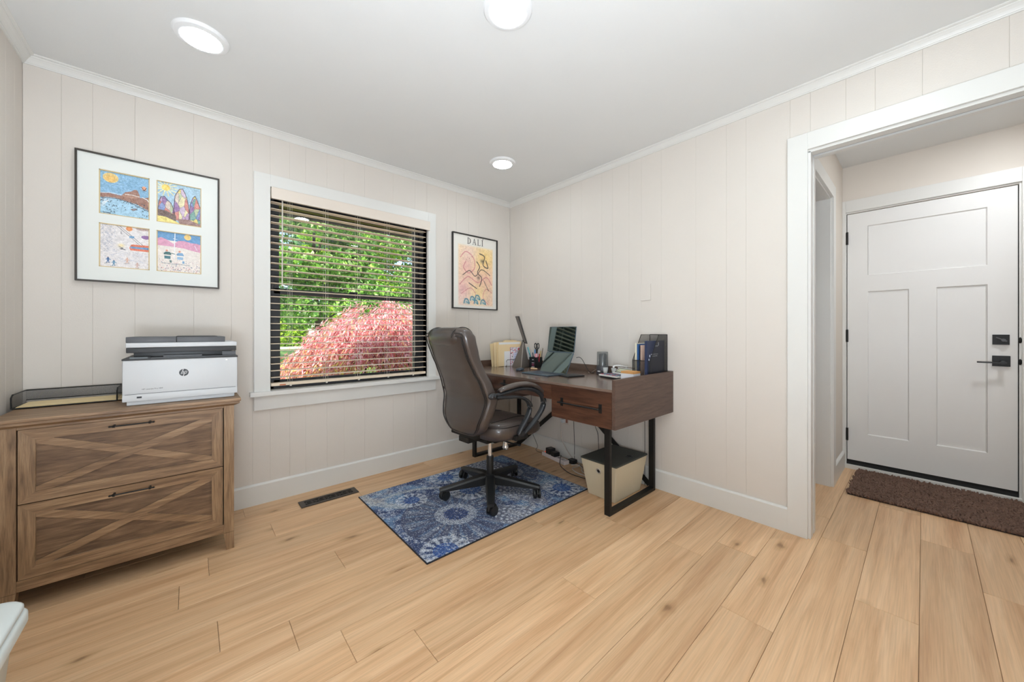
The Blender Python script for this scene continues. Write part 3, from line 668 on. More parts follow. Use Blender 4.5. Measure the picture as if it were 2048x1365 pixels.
for i in range(12): Dg.append([(arcD[i][0] + .08, arcD[i][1]), (arcD[i + 1][0] + .08, arcD[i + 1][1]), (arci[i + 1][0] + .08, arci[i + 1][1]), (arci[i][0] + .08, arci[i][1])])
Ag = [[(.12, 0), (.18, 0), (.45, .93), (.40, 1)], [(.62, 0), (.76, 0), (.47, 1.02), (.40, 1)], [(.22, .33), (.62, .33), (.61, .38), (.24, .38)], [(.02, 0), (.28, 0), (.28, .04), (.02, .04)], [(.52, 0), (.86, 0), (.86, .04), (.52, .04)]]
Lg = [[(.08, 0), (.2, 0), (.2, 1), (.08, 1)], [(0, .95), (.3, .95), (.3, 1), (0, 1)], [(0, 0), (.6, 0), (.6, .06), (0, .06)], [(.54, .05), (.6, .05), (.6, .22), (.57, .22)]]
Ig = [[(.1, 0), (.22, 0), (.22, 1), (.1, 1)], [(0, 0), (.32, 0), (.32, .05), (0, .05)], [(0, .95), (.32, .95), (.32, 1), (0, 1)], [(.12, 1.06), (.22, 1.06), (.46, 1.23), (.30, 1.25)]]
x = -.534
for gph, adv in ((Dg, .80), (Ag, .88), (Lg, .72), (Ig, .4)):
    glyph(gph, x, oz - .0105, LS * 1.12); x += adv * LS * 1.34
rel(mesh('lettering', bm, INK), dp)

# ------------------------------------------------------------------ wall plates
pl = thing('blank_wall_plate', 'wall-coloured blank switch plate on the right wall above the desk', 'wall plate', (0, -1.4885, 1.3845))
rel(B('plate', WALL, [(-.007, 0, -1.529, -1.448, 1.326, 1.443)], bev=.002), pl)
for z in (1.36, 1.41):
    bm = bmesh.new(); cyl(bm, (0, 0, 0), .003, .0015, 8, M=Matrix.Translation((-.007, -1.4885, z)) @ Matrix.Rotation(-math.pi / 2, 4, 'Y')); rel(mesh('screw', bm, WALL), pl)
ot = thing('wall_outlet', 'pale pink-white wall outlet low under the desk with a plug in it', 'outlet', (0, -.744, .35))
OUT = mat('outlet_white', (214, 200, 190), .4)
rel(B('plate', OUT, [(-.006, 0, -.780, -.708, .290, .405)], bev=.0015), ot)
for z in (.305, .355): rel(B('socket', mat('outlet_inset', (150, 96, 78), .4), [(-.0085, -.005, -.768, -.748, z, z + .030)], bev=.001), ot)
rel(B('plug', WHITP, [(-.04, -.006, -.742, -.716, .305, .336)], bev=.004), ot)

# ------------------------------------------------------------------ rug, doormat, floor vent
rg = thing('area_rug', 'blue, navy and white distressed floral rug under the office chair', 'rug', (-1.01, -.80, 0))
def rugimg():
    c = Canvas(560, 400, (62, 84, 128), 77); r = c.r
    # metric coordinates: u along x (0..1.24), v down (0..0.93)
    U = c.x * 1.24; V = c.y * .93
    n1 = c.noise(9, 1) + c.noise(24, .6); n2 = c.noise(60, 1) + c.noise(120, .7); n3 = r.randn(400, 560)
    base = np.array((72, 92, 132.)); navy = np.array((46, 60, 98.)); grey = np.array((124, 122, 132.)); lt = np.array((206, 212, 220.)); cyan = np.array((112, 152, 190.)); roy = np.array((44, 74, 142.))
    a = np.zeros((400, 560, 3)) + base
    def mixm(m, col): 
        nonlocal a; m = np.clip(m, 0, 1)[..., None]; a = a * (1 - m) + col * m
    mixm((n1 > .35) * .8, grey); mixm((n1 < -.35) * .8, navy); mixm(np.clip(c.noise(14, 1.4), 0, .7), cyan)
    def meds(u, v, R, k, kind, rot=0, ring=None):
        d = np.hypot(U - u, V - v); th = np.arctan2(V - v, U - u) + rot; q = d / R; ins = (q < 1)
        if kind == 'navy':
            mixm(ins * .85, navy * .55 + grey * .35); pet = (np.cos(th * k) > .55) & (q > .30) & (q < .92); mixm(pet * (.5 * (n3 > -.1)), cyan); 
            pet2 = (np.cos(th * k * .5 + 1) > .75) & (q > .55) & (q < .97); mixm(pet2 * .5 * (n3 > 0), lt)
            mixm(((q > .22) & (q < .40)) * (n3 > .1) * .85, lt); mixm((q < .22) * .7, navy); mixm((q < .24) * (np.cos(th * 14) > .5) * .6, roy)
        if kind == 'white':
            pet = (np.cos(th * k) > .2) & (q > .45); mixm(pet * ins * .85 * (n3 > -1), lt); mixm(((q > .8) & ins) * (n3 > .2) * .8, lt)
            mixm((q < .5) * .85, roy); mixm(((q < .5) & (np.cos(th * k) > .7)) * .7, cyan)
        if kind == 'dots':
            qq = np.sin(d * 150) * np.cos(th * k); mixm(ins * .6, grey); mixm(ins * (qq > .35) * .9, lt)
    sp = np.clip(n2 + n3 * .5, 0, 9); mixm((sp > .8) * (n1 > -.6) * .85, lt)
    for i in range(60):      # small scattered blossoms
        u, v = r.rand() * 1.24, r.rand() * .93; R = .012 + .02 * r.rand(); d = np.hypot(U - u, V - v); th = np.arctan2(V - v, U - u)
        mixm((d < R) * (np.cos(th * 5) > -.3) * .75, lt if i % 2 else cyan)
    # light curved bands
    for (u, v, R, w) in ((.42, .02, .40, .03), (.95, .75, .33, .022), (.2, .55, .42, .018)):
        d = np.hypot(U - u, V - v); mixm((np.abs(d - R) < w) * (n3 > -.6) * .75, np.array((196, 196, 190.)))
    meds(.36, .62, .32, 22, 'navy'); meds(.62, .40, .15, 16, 'white', .3); meds(.24, .28, .10, 12, 'white'); meds(.12, .90, .13, 14, 'white', .2)
    meds(.86, .62, .13, 9, 'dots'); meds(1.05, .36, .20, 18, 'navy', .5); meds(.95, .12, .15, 12, 'dots', .4); meds(1.12, .80, .13, 14, 'white', .1); meds(.62, .86, .12, 9, 'dots', .2); meds(.60, .10, .12, 12, 'white')
    mixm((np.hypot(U - .74, V - .78) < .16) * ((n2 + n3 * .7) > .9) * .8, np.array((205, 208, 216.)))
    mixm((c.noise(150, 1.2) > .55) * .4, base); mixm((c.noise(170, 1.2) > .62) * .45, navy); mixm((c.noise(190, 1.2) > .58) * .65, lt); mixm((c.noise(110, 1.2) > .62) * (n1 > 0) * .7, np.array((205, 205, 205.))); mixm((c.noise(160, 1.2) > .7) * .5, grey)
    a = a * (1 + n3[..., None] * .10) + c.noise(200, 9)[..., None]
    return np.clip(a, 0, 255)
RX0, RX1, RY0, RY1 = -1.630, -.389, -1.268, -.338
o = printed('pile', rugimg(), face_M((RX0 + .004, RY0 + .004, .0075), (1, 0, 0), (0, 1, 0)), RX1 - RX0 - .008, RY1 - RY0 - .008, paint_mat('rug_pile', .95, bump=.5), None); rel(o, rg)
rel(B('backing', mat('rug_backing', (40, 42, 52), .95), [(RX0, RX1, RY0, RY1, .0005, .0072)], bev=.002), rg)
# brown chenille doormat: thousands of short yarn loops
MATY = mat('chenille_brown', (122, 94, 80), .95, var=.3, vscale=30)
dm = thing('doormat', 'dark brown shaggy chenille mat in front of the white entry door', 'doormat', (1.18, -2.9, 0))
mx0, mx1, my0, my1 = .868, 1.488, -3.60, -2.476
rel(B('backing', mat('mat_backing', (52, 40, 34), .95), [(mx0, mx1, my0, my1, .0005, .008)], bev=.002), dm)
r = np.random.RandomState(4); nx, ny = 62, 112
gx, gy = np.meshgrid(np.linspace(mx0 + .004, mx1 - .004, nx), np.linspace(my0 + .004, my1 - .004, ny))
gx = gx.ravel() + r.randn(nx * ny) * .0018; gy = gy.ravel() + r.randn(nx * ny) * .0018
NL = 6; n_ = len(gx); ang = r.rand(n_) * 6.28; lean = .35 + r.rand(n_) * .5; ln = .016 + r.rand(n_) * .007
dirx = np.cos(ang) * np.sin(lean); diry = np.sin(ang) * np.sin(lean); dirz = np.cos(lean)
co = []; 
for j, (t, rad) in enumerate(((0, .0045), (.5, .0074), (1, .003))):
    for k in range(NL):
        a = 2 * math.pi * k / NL
        co.append(np.stack([gx + dirx * ln * t + math.cos(a) * rad, gy + diry * ln * t + math.sin(a) * rad, .006 + dirz * ln * t], 1))
co = np.stack(co, 1).reshape(-1, 3); qs = []
bi = np.arange(n_) * NL * 3
for j in range(2):
    for k in range(NL): qs.append(np.stack([bi + j * NL + k, bi + j * NL + (k + 1) % NL, bi + (j + 1) * NL + (k + 1) % NL, bi + (j + 1) * NL + k], 1))
qs.append(np.stack([bi + 2 * NL + 0, bi + 2 * NL + 1, bi + 2 * NL + 2, bi + 2 * NL + 3], 1)); qs.append(np.stack([bi + 2 * NL + 3, bi + 2 * NL + 4, bi + 2 * NL + 5, bi + 2 * NL], 1))
o = npmesh('pile', co, np.concatenate(qs), MATY); o.data.shade_smooth(); rel(o, dm); o['kind'] = 'stuff'

fv = thing('floor_vent', 'dark bronze scrollwork floor register by the baseboard under the window', 'floor vent', (-1.772, -.207, 0))
BRZ = mat('vent_bronze', (78, 70, 64), .4, .5); VBLK = mat('vent_dark', (10, 10, 10), .8)
rel(B('frame', BRZ, [(-1.946, -1.598, -.257, -.238, .0003, .006), (-1.946, -1.598, -.176, -.157, .0003, .006), (-1.946, -1.916, -.238, -.176, .0003, .006), (-1.628, -1.598, -.238, -.176, .0003, .006)], bev=.001), fv)
rel(B('louver_box', VBLK, [(-1.917, -1.627, -.239, -.175, .0002, .0018)]), fv)
for i in range(4):
    cx = -1.882 + i * .072; bm = bmesh.new()
    for s in (1, -1):
        tube(bm, [(cx - .03, -.207 + s * .004, .004), (cx - .018, -.207 + s * .022, .004), (cx + .004, -.207 + s * .020, .004), (cx + .010, -.207 + s * .006, .004), (cx, -.207 + s * .004, .004)], .0018, 6, 4)
        tube(bm, [(cx + .036, -.207 - s * .002, .004), (cx + .022, -.207 + s * .020, .004), (cx + .004, -.207 + s * .024, .004)], .0018, 6, 4)
    tube(bm, [(cx - .036, -.207, .004), (cx + .036, -.207, .004)], .0016, 6, 0)
    rel(mesh('scroll', bm, BRZ), fv)

# ------------------------------------------------------------------ cabinet
cb = thing('filing_cabinet', 'rustic brown wooden two-drawer filing cabinet with X-braced fronts', 'filing cabinet', (-2.653, -.25, 0))
def cp(name, m, boxes, bev=.0015, parent=cb):
    return rel(B(name, m, boxes, bev=bev), parent)
bm = bmesh.new()
box(bm, -3.035, -2.270, -.516, -.020, .748, .763, .003)
v = box(bm, -3.030, -2.275, -.511, -.022, .738, .7475)
rel(mesh('top', bm, RUST), cb)
# tapered moulding under the top
bm = bmesh.new(); a = [(-3.012, -.494), (-2.295, -.494), (-2.295, -.022), (-3.012, -.022)]; b = [(-3.03, -.511), (-2.276, -.511), (-2.276, -.022), (-3.03, -.022)]
va = [bm.verts.new((x, y, .7270)) for x, y in a]; vb = [bm.verts.new((x, y, .7378)) for x, y in b]
for i in range(4): bm.faces.new((va[i], va[(i + 1) % 4], vb[(i + 1) % 4], vb[i]))
bm.faces.new(va); bm.faces.new(vb); rel(mesh('moulding', bm, RUST), cb)
def post(x0, x1, y0, y1, inner):
    bm = bmesh.new(); box(bm, x0, x1, y0, y1, .088, .727, .0012)
    v = [bm.verts.new((x, y, .087)) for x, y in ((x0, y0), (x1, y0), (x1, y1), (x0, y1))]
    xa, xb = (x0 + .010, x1) if inner < 0 else (x0, x1 - .010)
    w = [bm.verts.new((x, y, .002)) for x, y in ((xa, y0), (xb, y0), (xb, y1), (xa, y1))]
    for i in range(4): bm.faces.new((v[i], v[(i + 1) % 4], w[(i + 1) % 4], w[i]))
    bm.faces.new(v); bm.faces.new(w); rel(mesh('leg', bm, RUSTV), cb)
post(-2.338, -2.297, -.494, -.450, -1); post(-3.010, -2.969, -.494, -.450, 1)
post(-2.338, -2.297, -.068, -.024, -1); post(-3.010, -2.969, -.068, -.024, 1)
cp('side_panel', RUSTV, [(-2.308, -2.300, -.452, -.066, .088, .727)]); cp('side_panel', RUSTV, [(-3.007, -2.999, -.452, -.066, .088, .727)])
cp('top_rail', RUST, [(-2.969, -2.338, -.492, -.470, .717, .727)]); cp('bottom_rail', RUST, [(-2.969, -2.338, -.492, -.470, .088, .131)])
cp('carcass', mat('cabinet_inside', (30, 24, 20), .8), [(-2.998, -2.309, -.466, -.03, .10, .726)], 0)
cp('back_rail', RUST, [(-2.969, -2.338, -.066, -.05, .088, .13)])
def drawer(z0, z1, hz):
    x0, x1 = -2.965, -2.342; f = .0425; y0 = -.493
    bm = bmesh.new(); o = [(x0, z0), (x1, z0), (x1, z1), (x0, z1)]; i_ = [(x0 + f, z0 + f), (x1 - f, z0 + f), (x1 - f, z1 - f), (x0 + f, z1 - f)]
    vo = [bm.verts.new((x, y0, z)) for x, z in o]; vi = [bm.verts.new((x, y0 + .001, z)) for x, z in i_]; vb = [bm.verts.new((x, y0 + .012, z)) for x, z in i_]; ob = [bm.verts.new((x, y0 + .02, z)) for x, z in o]
    for k in range(4):
        j = (k + 1) % 4
        bm.faces.new((vo[k], vo[j], vi[j], vi[k])); bm.faces.new((vi[k], vi[j], vb[j], vb[k])); bm.faces.new((vo[k], vo[j], ob[j], ob[k]))
    bm.faces.new(ob)
    # four mitred frame members as separate materials by direction
    me = mesh('drawer', bm, RUST); me.data.materials.append(RUSTV)
    for p in me.data.polygons:
        c = p.center
        if abs(p.normal.y) > .7 and (c.x < x0 + f or c.x > x1 - f) and len(p.vertices) == 4 and z0 + f * .6 < c.z < z1 - f * .6: p.material_index = 1
    rel(me, cb)
    def sub(o): o.parent = me; return o
    sub(B('panel', RUSTD, [(x0 + f - .004, x1 - f + .004, y0 + .011, y0 + .015, z0 + f - .004, z1 - f + .004)]))
    a0, a1, b0, b1 = x0 + f, x1 - f, z0 + f, z1 - f
    def brace(p, q, dy):
        L = math.hypot(q[0] - p[0], q[1] - p[1]); an = math.atan2(q[1] - p[1], q[0] - p[0]); w = .030
        # clip strip to the panel rectangle
        d = Vector((math.cos(an), math.sin(an))); nrm = Vector((-d.y, d.x)) * w / 2
        pts = [Vector(p) - nrm - d * .08, Vector(q) - nrm + d * .08, Vector(q) + nrm + d * .08, Vector(p) + nrm - d * .08]
        def clip(P, f_in, inter):
            out = []
            for i in range(len(P)):
                A, C_ = P[i], P[(i + 1) % len(P)]
                if f_in(A): out.append(A)
                if f_in(A) != f_in(C_): out.append(inter(A, C_))
            return out
        for ax, lim, s in ((0, a0, 1), (0, a1, -1), (1, b0, 1), (1, b1, -1)):
            pts = clip(pts, lambda v: (v[ax] - lim) * s >= 0, lambda A, C_: A + (C_ - A) * ((lim - A[ax]) / (C_[ax] - A[ax])))
        bm = bmesh.new(); prism(bm, [(v.x, v.y) for v in pts], .0055, face_M((0, y0 + .0110 - dy, 0), (1, 0, 0), (0, 0, 1)))
        sub(mesh('brace', bm, RUST))
    brace((a0, b0), (a1, b1), .002); brace((a0, b1), (a1, b0), 0)
    hx0, hx1 = -2.722, -2.588; bm = bmesh.new()
    tube(bm, [(hx0, y0 - .026, hz), (hx1, y0 - .026, hz)], .0032, 10, 0)
    for x in (hx0 + .012, hx1 - .012): tube(bm, [(x, y0 + .001, hz), (x, y0 - .026, hz)], .0042, 8, 0); cyl(bm, (x, y0 - .026, hz - .005), .0045, .010, 10)
    for x in (hx0, hx1): ball(bm, (x, y0 - .026, hz), .0042, seg=8)
    sub(mesh('handle', bm, BLK))
drawer(.428, .716, .694); drawer(.133, .424, .399)

# ------------------------------------------------------------------ printer
pr = thing('printer', 'white and charcoal multifunction laser printer on the rustic cabinet', 'printer', (-2.487, -.25, .763))
Z0 = .764
def pp(name, m, boxes, bev=.004, par=None): 
    o = B(name, m, boxes, bev=bev, smooth=True, angle=40); return rel(o, pr)
rel(B('base', WHITP, [(-2.680, -2.291, -.435, -.07, Z0, Z0 + .020)], bev=.004), pr)
bd = pp('body', WHITP, [(-2.693, -2.279, -.450, -.05, .784, .972)], .010)
pp('front_tray', WHITP, [(-2.692, -2.280, -.4515, -.40, .7835, .815)], .003)
rel(B('tray_seam', DGREYP, [(-2.684, -2.288, -.4520, -.448, .8158, .8170)]), pr)
pp('body_rim', DGREYP, [(-2.694, -2.278, -.451, -.05, .969, .977)], .002)
pp('output_bay', BLKP, [(-2.660, -2.30, -.40, -.08, .977, 1.020)], .003)
rel(B('output_ledge', GREYP, [(-2.60, -2.285, -.445, -.40, .9772, .9800), (-2.340, -2.285, -.42, -.38, .9772, 1.000), (-2.56, -2.42, -.425, -.405, .9772, .988)]), pr)
bm = bmesh.new(); box(bm, 0, .075, -.028, 0, 0, .003, .001, M=Matrix.Translation((-2.676, -.425, .982)) @ Matrix.Rotation(math.radians(28), 4, 'X'))
box(bm, 0, .092, -.034, 0, -.006, -.0005, .001, M=Matrix.Translation((-2.684, -.418, .982)) @ Matrix.Rotation(math.radians(28), 4, 'X'))
cpn = rel(mesh('control_panel', bm, GREYP), pr)
rel(B('control_screen', mat('lcd_grey', (150, 156, 160), .25), [(0, .058, -.026, -.004, .003, .0036)], M=Matrix.Translation((-2.670, -.425, .982)) @ Matrix.Rotation(math.radians(28), 4, 'X')), pr)
pp('scanner_base', DGREYP, [(-2.681, -2.284, -.442, -.06, 1.003, 1.027)], .004)
pp('scanner_body', WHITP, [(-2.682, -2.282, -.446, -.055, 1.0272, 1.049)], .004)
pp('scanner_lid', GREYP, [(-2.682, -2.514, -.440, -.07, 1.0492, 1.0755)], .003)
pp('document_feeder', GREYP, [(-2.513, -2.330, -.440, -.07, 1.0492, 1.0760)], .003)
rel(B('feeder_tray', DGREYP, [(-2.515, -2.36, -.42, -.12, 1.0762, 1.079)], bev=.001), pr)
rel(B('energy_sticker', DGREYP, [(-2.646, -2.630, -.4524, -.4510, .797, .805)]), pr)
rel(B('status_light', mat('status_white', (250, 250, 250), .4, emit=((255, 255, 255), 1.5)), [(-2.327, -2.322, -.4508, -.4498, .9555, .9585)], bev=.0004), pr)
LOGO = mat('logo_dark', (54, 57, 60), .5); bm = bmesh.new()
prism(bm, [(.0172 * math.cos(t * math.pi / 24), .0172 * math.sin(t * math.pi / 24)) for t in range(48)], .0006, face_M((-2.487, -.4499, .9035), (1, 0, 0), (0, 0, 1)))
lg = rel(mesh('emblem', bm, LOGO), pr); LW = mat('logo_white', (226, 228, 229), .5); bm = bmesh.new()
def stroke(P, w):
    for (x1, y1), (x2, y2) in zip(P, P[1:]):
        dx, dy = x2 - x1, y2 - y1; L = math.hypot(dx, dy); nx_, ny_ = -dy / L * w / 2, dx / L * w / 2; ex, ey = dx / L * w * .2, dy / L * w * .2
        prism(bm, [(x1 + nx_ - ex, y1 + ny_ - ey), (x1 - nx_ - ex, y1 - ny_ - ey), (x2 - nx_ + ex, y2 - ny_ + ey), (x2 + nx_ + ex, y2 + ny_ + ey)], .0005, face_M((-2.487, -.4505, .9035), (1, 0, 0), (0, 0, 1)))
stroke([(-.0018, .0176), (-.0098, -.0065)], .0024); stroke([(-.0068, .0045), (-.0038, .0062), (-.0010, .0058), (-.0012, .0020), (-.0040, -.0065)], .0022)
stroke([(.0052, .0065), (-.0026, -.0176)], .0024); stroke([(.0050, .0062), (.0090, .0066), (.0112, .0050), (.0104, .0010), (.0085, -.0035), (.0062, -.0052), (.0018, -.0055)], .0021)
rel(mesh('emblem_letters', bm, LW), pr)
t = text('lettering', 'HP LaserJet Pro MFP', .0082, LOGO, None, face_M((-2.595, -.4500, .836), (1, 0, 0), (0, 0, 1))); rel(t, pr)

# ------------------------------------------------------------------ mesh letter tray with folder
def mesh_mat(name, c, n_):
    """expanded metal: real holes by a procedural alpha mask in object space"""
    if name in MATS: return MATS[name]
    m = bpy.data.materials.new(name); m.use_nodes = True; MATS[name] = m; nt = m.node_tree; n = nt.nodes; l = nt.links; b = n['Principled BSDF']
    b.inputs['Base Color'].default_value = (*lin(c), 1); b.inputs['Roughness'].default_value = .45; b.inputs['Metallic'].default_value = .3
    tc = n.new('ShaderNodeTexCoord'); sp = n.new('ShaderNodeSeparateXYZ'); l.new(tc.outputs['Object'], sp.inputs[0])
    ad = n.new('ShaderNodeMath'); l.new(sp.outputs[0], ad.inputs[0]); l.new(sp.outputs[1], ad.inputs[1])
    def sn(sign):
        q = n.new('ShaderNodeMath'); q.operation = 'MULTIPLY_ADD'; q.inputs[1].default_value = sign; l.new(sp.outputs[2], q.inputs[0]); l.new(ad.outputs[0], q.inputs[2])
        s = n.new('ShaderNodeMath'); s.operation = 'MULTIPLY'; s.inputs[1].default_value = n_; l.new(q.outputs[0], s.inputs[0])
        z = n.new('ShaderNodeMath'); z.operation = 'SINE'; l.new(s.outputs[0], z.inputs[0]); a = n.new('ShaderNodeMath'); a.operation = 'ABSOLUTE'; l.new(z.outputs[0], a.inputs[0]); return a
    a, c2 = sn(1.0), sn(-1.0); mn = n.new('ShaderNodeMath'); mn.operation = 'MINIMUM'; l.new(a.outputs[0], mn.inputs[0]); l.new(c2.outputs[0], mn.inputs[1])
    lt_ = n.new('ShaderNodeMath'); lt_.operation = 'LESS_THAN'; lt_.inputs[1].default_value = .25; l.new(mn.outputs[0], lt_.inputs[0]); l.new(lt_.outputs[0], b.inputs['Alpha'])
    return m
MESHM = mesh_mat('wire_mesh', (52, 51, 50), 700)
MANILA = mat('manila', (236, 212, 164), .7, bump=.05)
ty = thing('letter_tray', 'black wire mesh letter tray on the cabinet left of the printer', 'letter tray', (-2.88, -.11, .763))
tx0, tx1, ty0, ty1, tz0, tz1 = -3.040, -2.730, -.225, -.03, .766, .826
rel(B('mesh_side', MESHM, [(tx0, tx0 + .001, ty0, ty1, tz0, tz1)]), ty); rel(B('mesh_side', MESHM, [(tx1 - .001, tx1, ty0, ty1, tz0, tz1)]), ty)
rel(B('mesh_back', MESHM, [(tx0, tx1, ty1 - .001, ty1, tz0 + .014, tz1)]), ty); rel(B('mesh_bottom', MESHM, [(tx0, tx1, ty0, ty1, tz0, tz0 + .001)]), ty)
bm = bmesh.new(); rr = .0028
tube(bm, [(tx0, ty0, tz0), (tx0, ty0, tz1 - .012), (tx0, ty0 + .02, tz1), (tx0, ty1, tz1), (tx1, ty1, tz1), (tx1, ty0 + .02, tz1), (tx1, ty0, tz1 - .012), (tx1, ty0, tz0)], rr, 8, 0)
tube(bm, [(tx0, ty0, tz0 + .001), (tx1, ty0, tz0 + .001), (tx1, ty1, tz0 + .001), (tx0, ty1, tz0 + .001)], rr * .8, 8, 0, closed=True)
tube(bm, [(tx0, ty1, tz0 + .014), (tx1, ty1, tz0 + .014)], rr * .8, 8, 0)
rel(mesh('rim', bm, BLK), ty)
fo = B('manila_folder', MANILA, [(-3.030, -2.712, -.217, -.045, .7695, .7715), (-3.028, -2.714, -.2125, -.05, .772, .7735)], bev=.0004)
tag(fo, 'manila folder lying flat in the wire mesh tray', 'folder')

# ------------------------------------------------------------------ white bin at the lower left edge
sb = thing('storage_bin', 'white rounded-corner plastic bin with a lid, cut off at the lower left edge', 'storage bin', (-2.90, -1.62, 0))
BINW = mat('bin_white', (214, 220, 218), .32)
def rrect(x0, x1, y0, y1, r, k=8, z=0):
    P = []
    for cx, cy, a0 in ((x1 - r, y1 - r, 0), (x0 + r, y1 - r, 90), (x0 + r, y0 + r, 180), (x1 - r, y0 + r, 270)):
        for i in range(k + 1): a = math.radians(a0 + 90 * i / k); P.append((cx + r * math.cos(a), cy + r * math.sin(a)))
    return P
def loft(bm, secs, cap=True):
    R = [[bm.verts.new(p) for p in s] for s in secs]
    for a, b in zip(R, R[1:]):
        n = len(a)
        for i in range(n): bm.faces.new((a[i], a[(i + 1) % n], b[(i + 1) % n], b[i]))
    if cap: bm.faces.new(R[0][::-1]); bm.faces.new(R[-1])
def rr_loft(levels, M=None):
    bm = bmesh.new(); loft(bm, [[(x, y, z) for x, y in rrect(*b, r, 8)] for b, r, z in levels])
    if M is not None: bmesh.ops.transform(bm, matrix=M, verts=bm.verts)
    return bm
bx = (-3.035, -2.762, -2.05, -1.352)
def ins(d): return (bx[0] + d, bx[1] - d, bx[2] + d, bx[3] - d)
rel(mesh('lid', rr_loft([(ins(.004), .045, .436), (ins(0), .05, .440), (ins(0), .05, .446), (ins(.004), .046, .450), (ins(.012), .040, .4515)]), BINW, smooth=True, angle=50), sb)
rel(mesh('rim', rr_loft([(ins(.002), .05, .405), (ins(-.006), .056, .409), (ins(-.006), .056, .428), (ins(.0), .05, .4345)]), BINW, smooth=True, angle=50), sb)
rel(mesh('body', rr_loft([(ins(.05), .05, .001), (ins(.045), .055, .006), (ins(.012), .055, .404)]), mat('bin_grey', (196, 198, 192), .45), smooth=True, angle=50), sb)

# ------------------------------------------------------------------ desk
dk = thing('desk', 'dark walnut desk with raised back edge, black bar-handled drawers and metal frame legs', 'desk', (-.36, -.87, 0))
DXF, DXB, DYR, DYL = -.709, -.003, -1.690, -.075
def dp_(name, m, boxes, bev=.0012): return rel(B(name, m, boxes, bev=bev), dk)
dp_('desktop', DESK, [(DXF + .018, DXB - .012, DYR + .02, DYL - .02, .753, .775)])
dp_('desktop_edge', DESK, [(DXF, DXF + .0178, DYR + .0215, DYL - .0215, .760, .7755)])
dp_('end_panel', DESKS, [(DXF, DXB, DYR, DYR + .020, .553, .832)]); dp_('end_panel', DESKS, [(DXF, DXB, DYL - .020, DYL, .553, .832)])
dp_('back_panel', DESK, [(DXB - .012, DXB, DYR + .0205, DYL - .0205, .600, .832)])
dp_('drawer_box', DESKS, [(DXF + .02, DXB - .02, -1.219, -1.204, .556, .752), (DXF + .02, DXB - .02, DYR + .021, -1.219, .556, .568), (DXF + .02, DXB - .02, -.567 - .015, -.567, .556, .752), (DXF + .02, DXB - .02, -.567, DYL - .021, .556, .568), (DXF + .02, DXB - .02, -1.203, -.583, .664, .672)])
def ddrawer(y0, y1, z0, z1, hy0, hy1, hz):
    d = rel(B('drawer', DESKF, [(DXF, DXF + .0195, y0, y1, z0, z1)], bev=.001), dk)
    if hy0 is None: return
    bm = bmesh.new(); tube(bm, [(DXF - .030, hy0, hz), (DXF - .030, hy1, hz)], .0048, 10, 0)
    for y in (hy0 + .012, hy1 - .012):
        box(bm, DXF - .004, DXF + .0005, y - .010, y + .010, hz - .026, hz + .026, .001); tube(bm, [(DXF, y, hz), (DXF - .030, y, hz)], .006, 8, 0)
    mesh('handle', bm, BLK, d).matrix_parent_inverse = dk.matrix_parent_inverse if False else Matrix()
ddrawer(-1.6685, -1.2195, .553, .7595, -1.606, -1.295, .659)
ddrawer(-1.2175, -.5685, .662, .7595, -1.05, -.735, .716)
ddrawer(-.5665, -.0965, .553, .7595, -.49, -.18, .659)
def legframe(y):
    x0, x1 = -.600, -.045; w, d = .022, .038
    dp_('leg', BLK, [(x0, x0 + w, y - d / 2, y + d / 2, 0, .553)]); dp_('leg', BLK, [(x1 - w, x1, y - d / 2, y + d / 2, 0, .553)])
    dp_('floor_bar', BLK, [(x0 + w, x1 - w, y - d / 2, y + d / 2, 0, w)]); dp_('top_bar', BLK, [(x0 + w, x1 - w, y - d / 2, y + d / 2, .531, .552)])
legframe(-1.565); legframe(-.200)
for s, ya in ((1, -1.546), (-1, -.219)):
    bm = bmesh.new(); yb = -.875; L = math.hypot(yb - ya, .54); an = math.atan2(.54, abs(yb - ya))
    M = Matrix.Translation((-.056, ya, .03)) @ Matrix.Rotation(s * an, 4, 'X')
    box(bm, -.003, .003, 0 if s > 0 else -L, L if s > 0 else 0, -.018, .018, M=M)
    rel(mesh('brace', bm, BLK), dk)
dp_('crossbar', BLK, [(-.066, -.046, -1.546, -.219, .553, .575)])

# ------------------------------------------------------------------ bin under desk
bn = thing('fabric_bin', 'cream tapered fabric bin with dark green-grey lid and metal grommet under the desk', 'storage bin', (-.27, -1.41, 0))
CREAM = mat('bin_cream', (206, 194, 168), .8, bump=.2, bscale=500, var=.06)
LIDG = mat('bin_lid_dark', (62, 64, 60), .6, bump=.15, bscale=300)
t0 = (-.470, -.085, -1.545, -1.270); b0 = (-.430, -.115, -1.510, -1.300)
rel(mesh('body', rr_loft([(b0, .006, .002), (t0, .006, .243)]), CREAM), bn)
lid = (t0[0] - .003, t0[1] + .003, t0[2] - .003, t0[3] + .003)
rel(mesh('lid', rr_loft([(lid, .007, .2435), (lid, .007, .252), ((lid[0] + .003, lid[1] - .003, lid[2] + .003, lid[3] - .003), .006, .254)]), LIDG), bn)
bm = bmesh.new(); k = math.atan2(.040, .241)
Mg = Matrix.Translation((-.4625, -1.408, .187)) @ Matrix.Rotation(-math.pi / 2 - k, 4, 'Y')
lathe(bm, [(.0105, 0), (.012, .0025), (.0165, .003), (.019, .001), (.019, -.001), (.0105, -.001), (.0105, 0)], seg=24, M=Mg); rel(mesh('grommet', bm, NICK, smooth=True), bn)
bm = bmesh.new(); cyl(bm, (0, 0, 0), .0108, .0006, 20, M=Mg); rel(mesh('grommet_hole', bm, VBLK), bn)
bm = bmesh.new(); lathe(bm, [(.016, 0), (.017, .004), (.023, .004), (.026, 0)], seg=24, M=Matrix.Translation((-.235, -1.495, .2535))); rel(mesh('grommet', bm, DGREYP, smooth=True), bn)
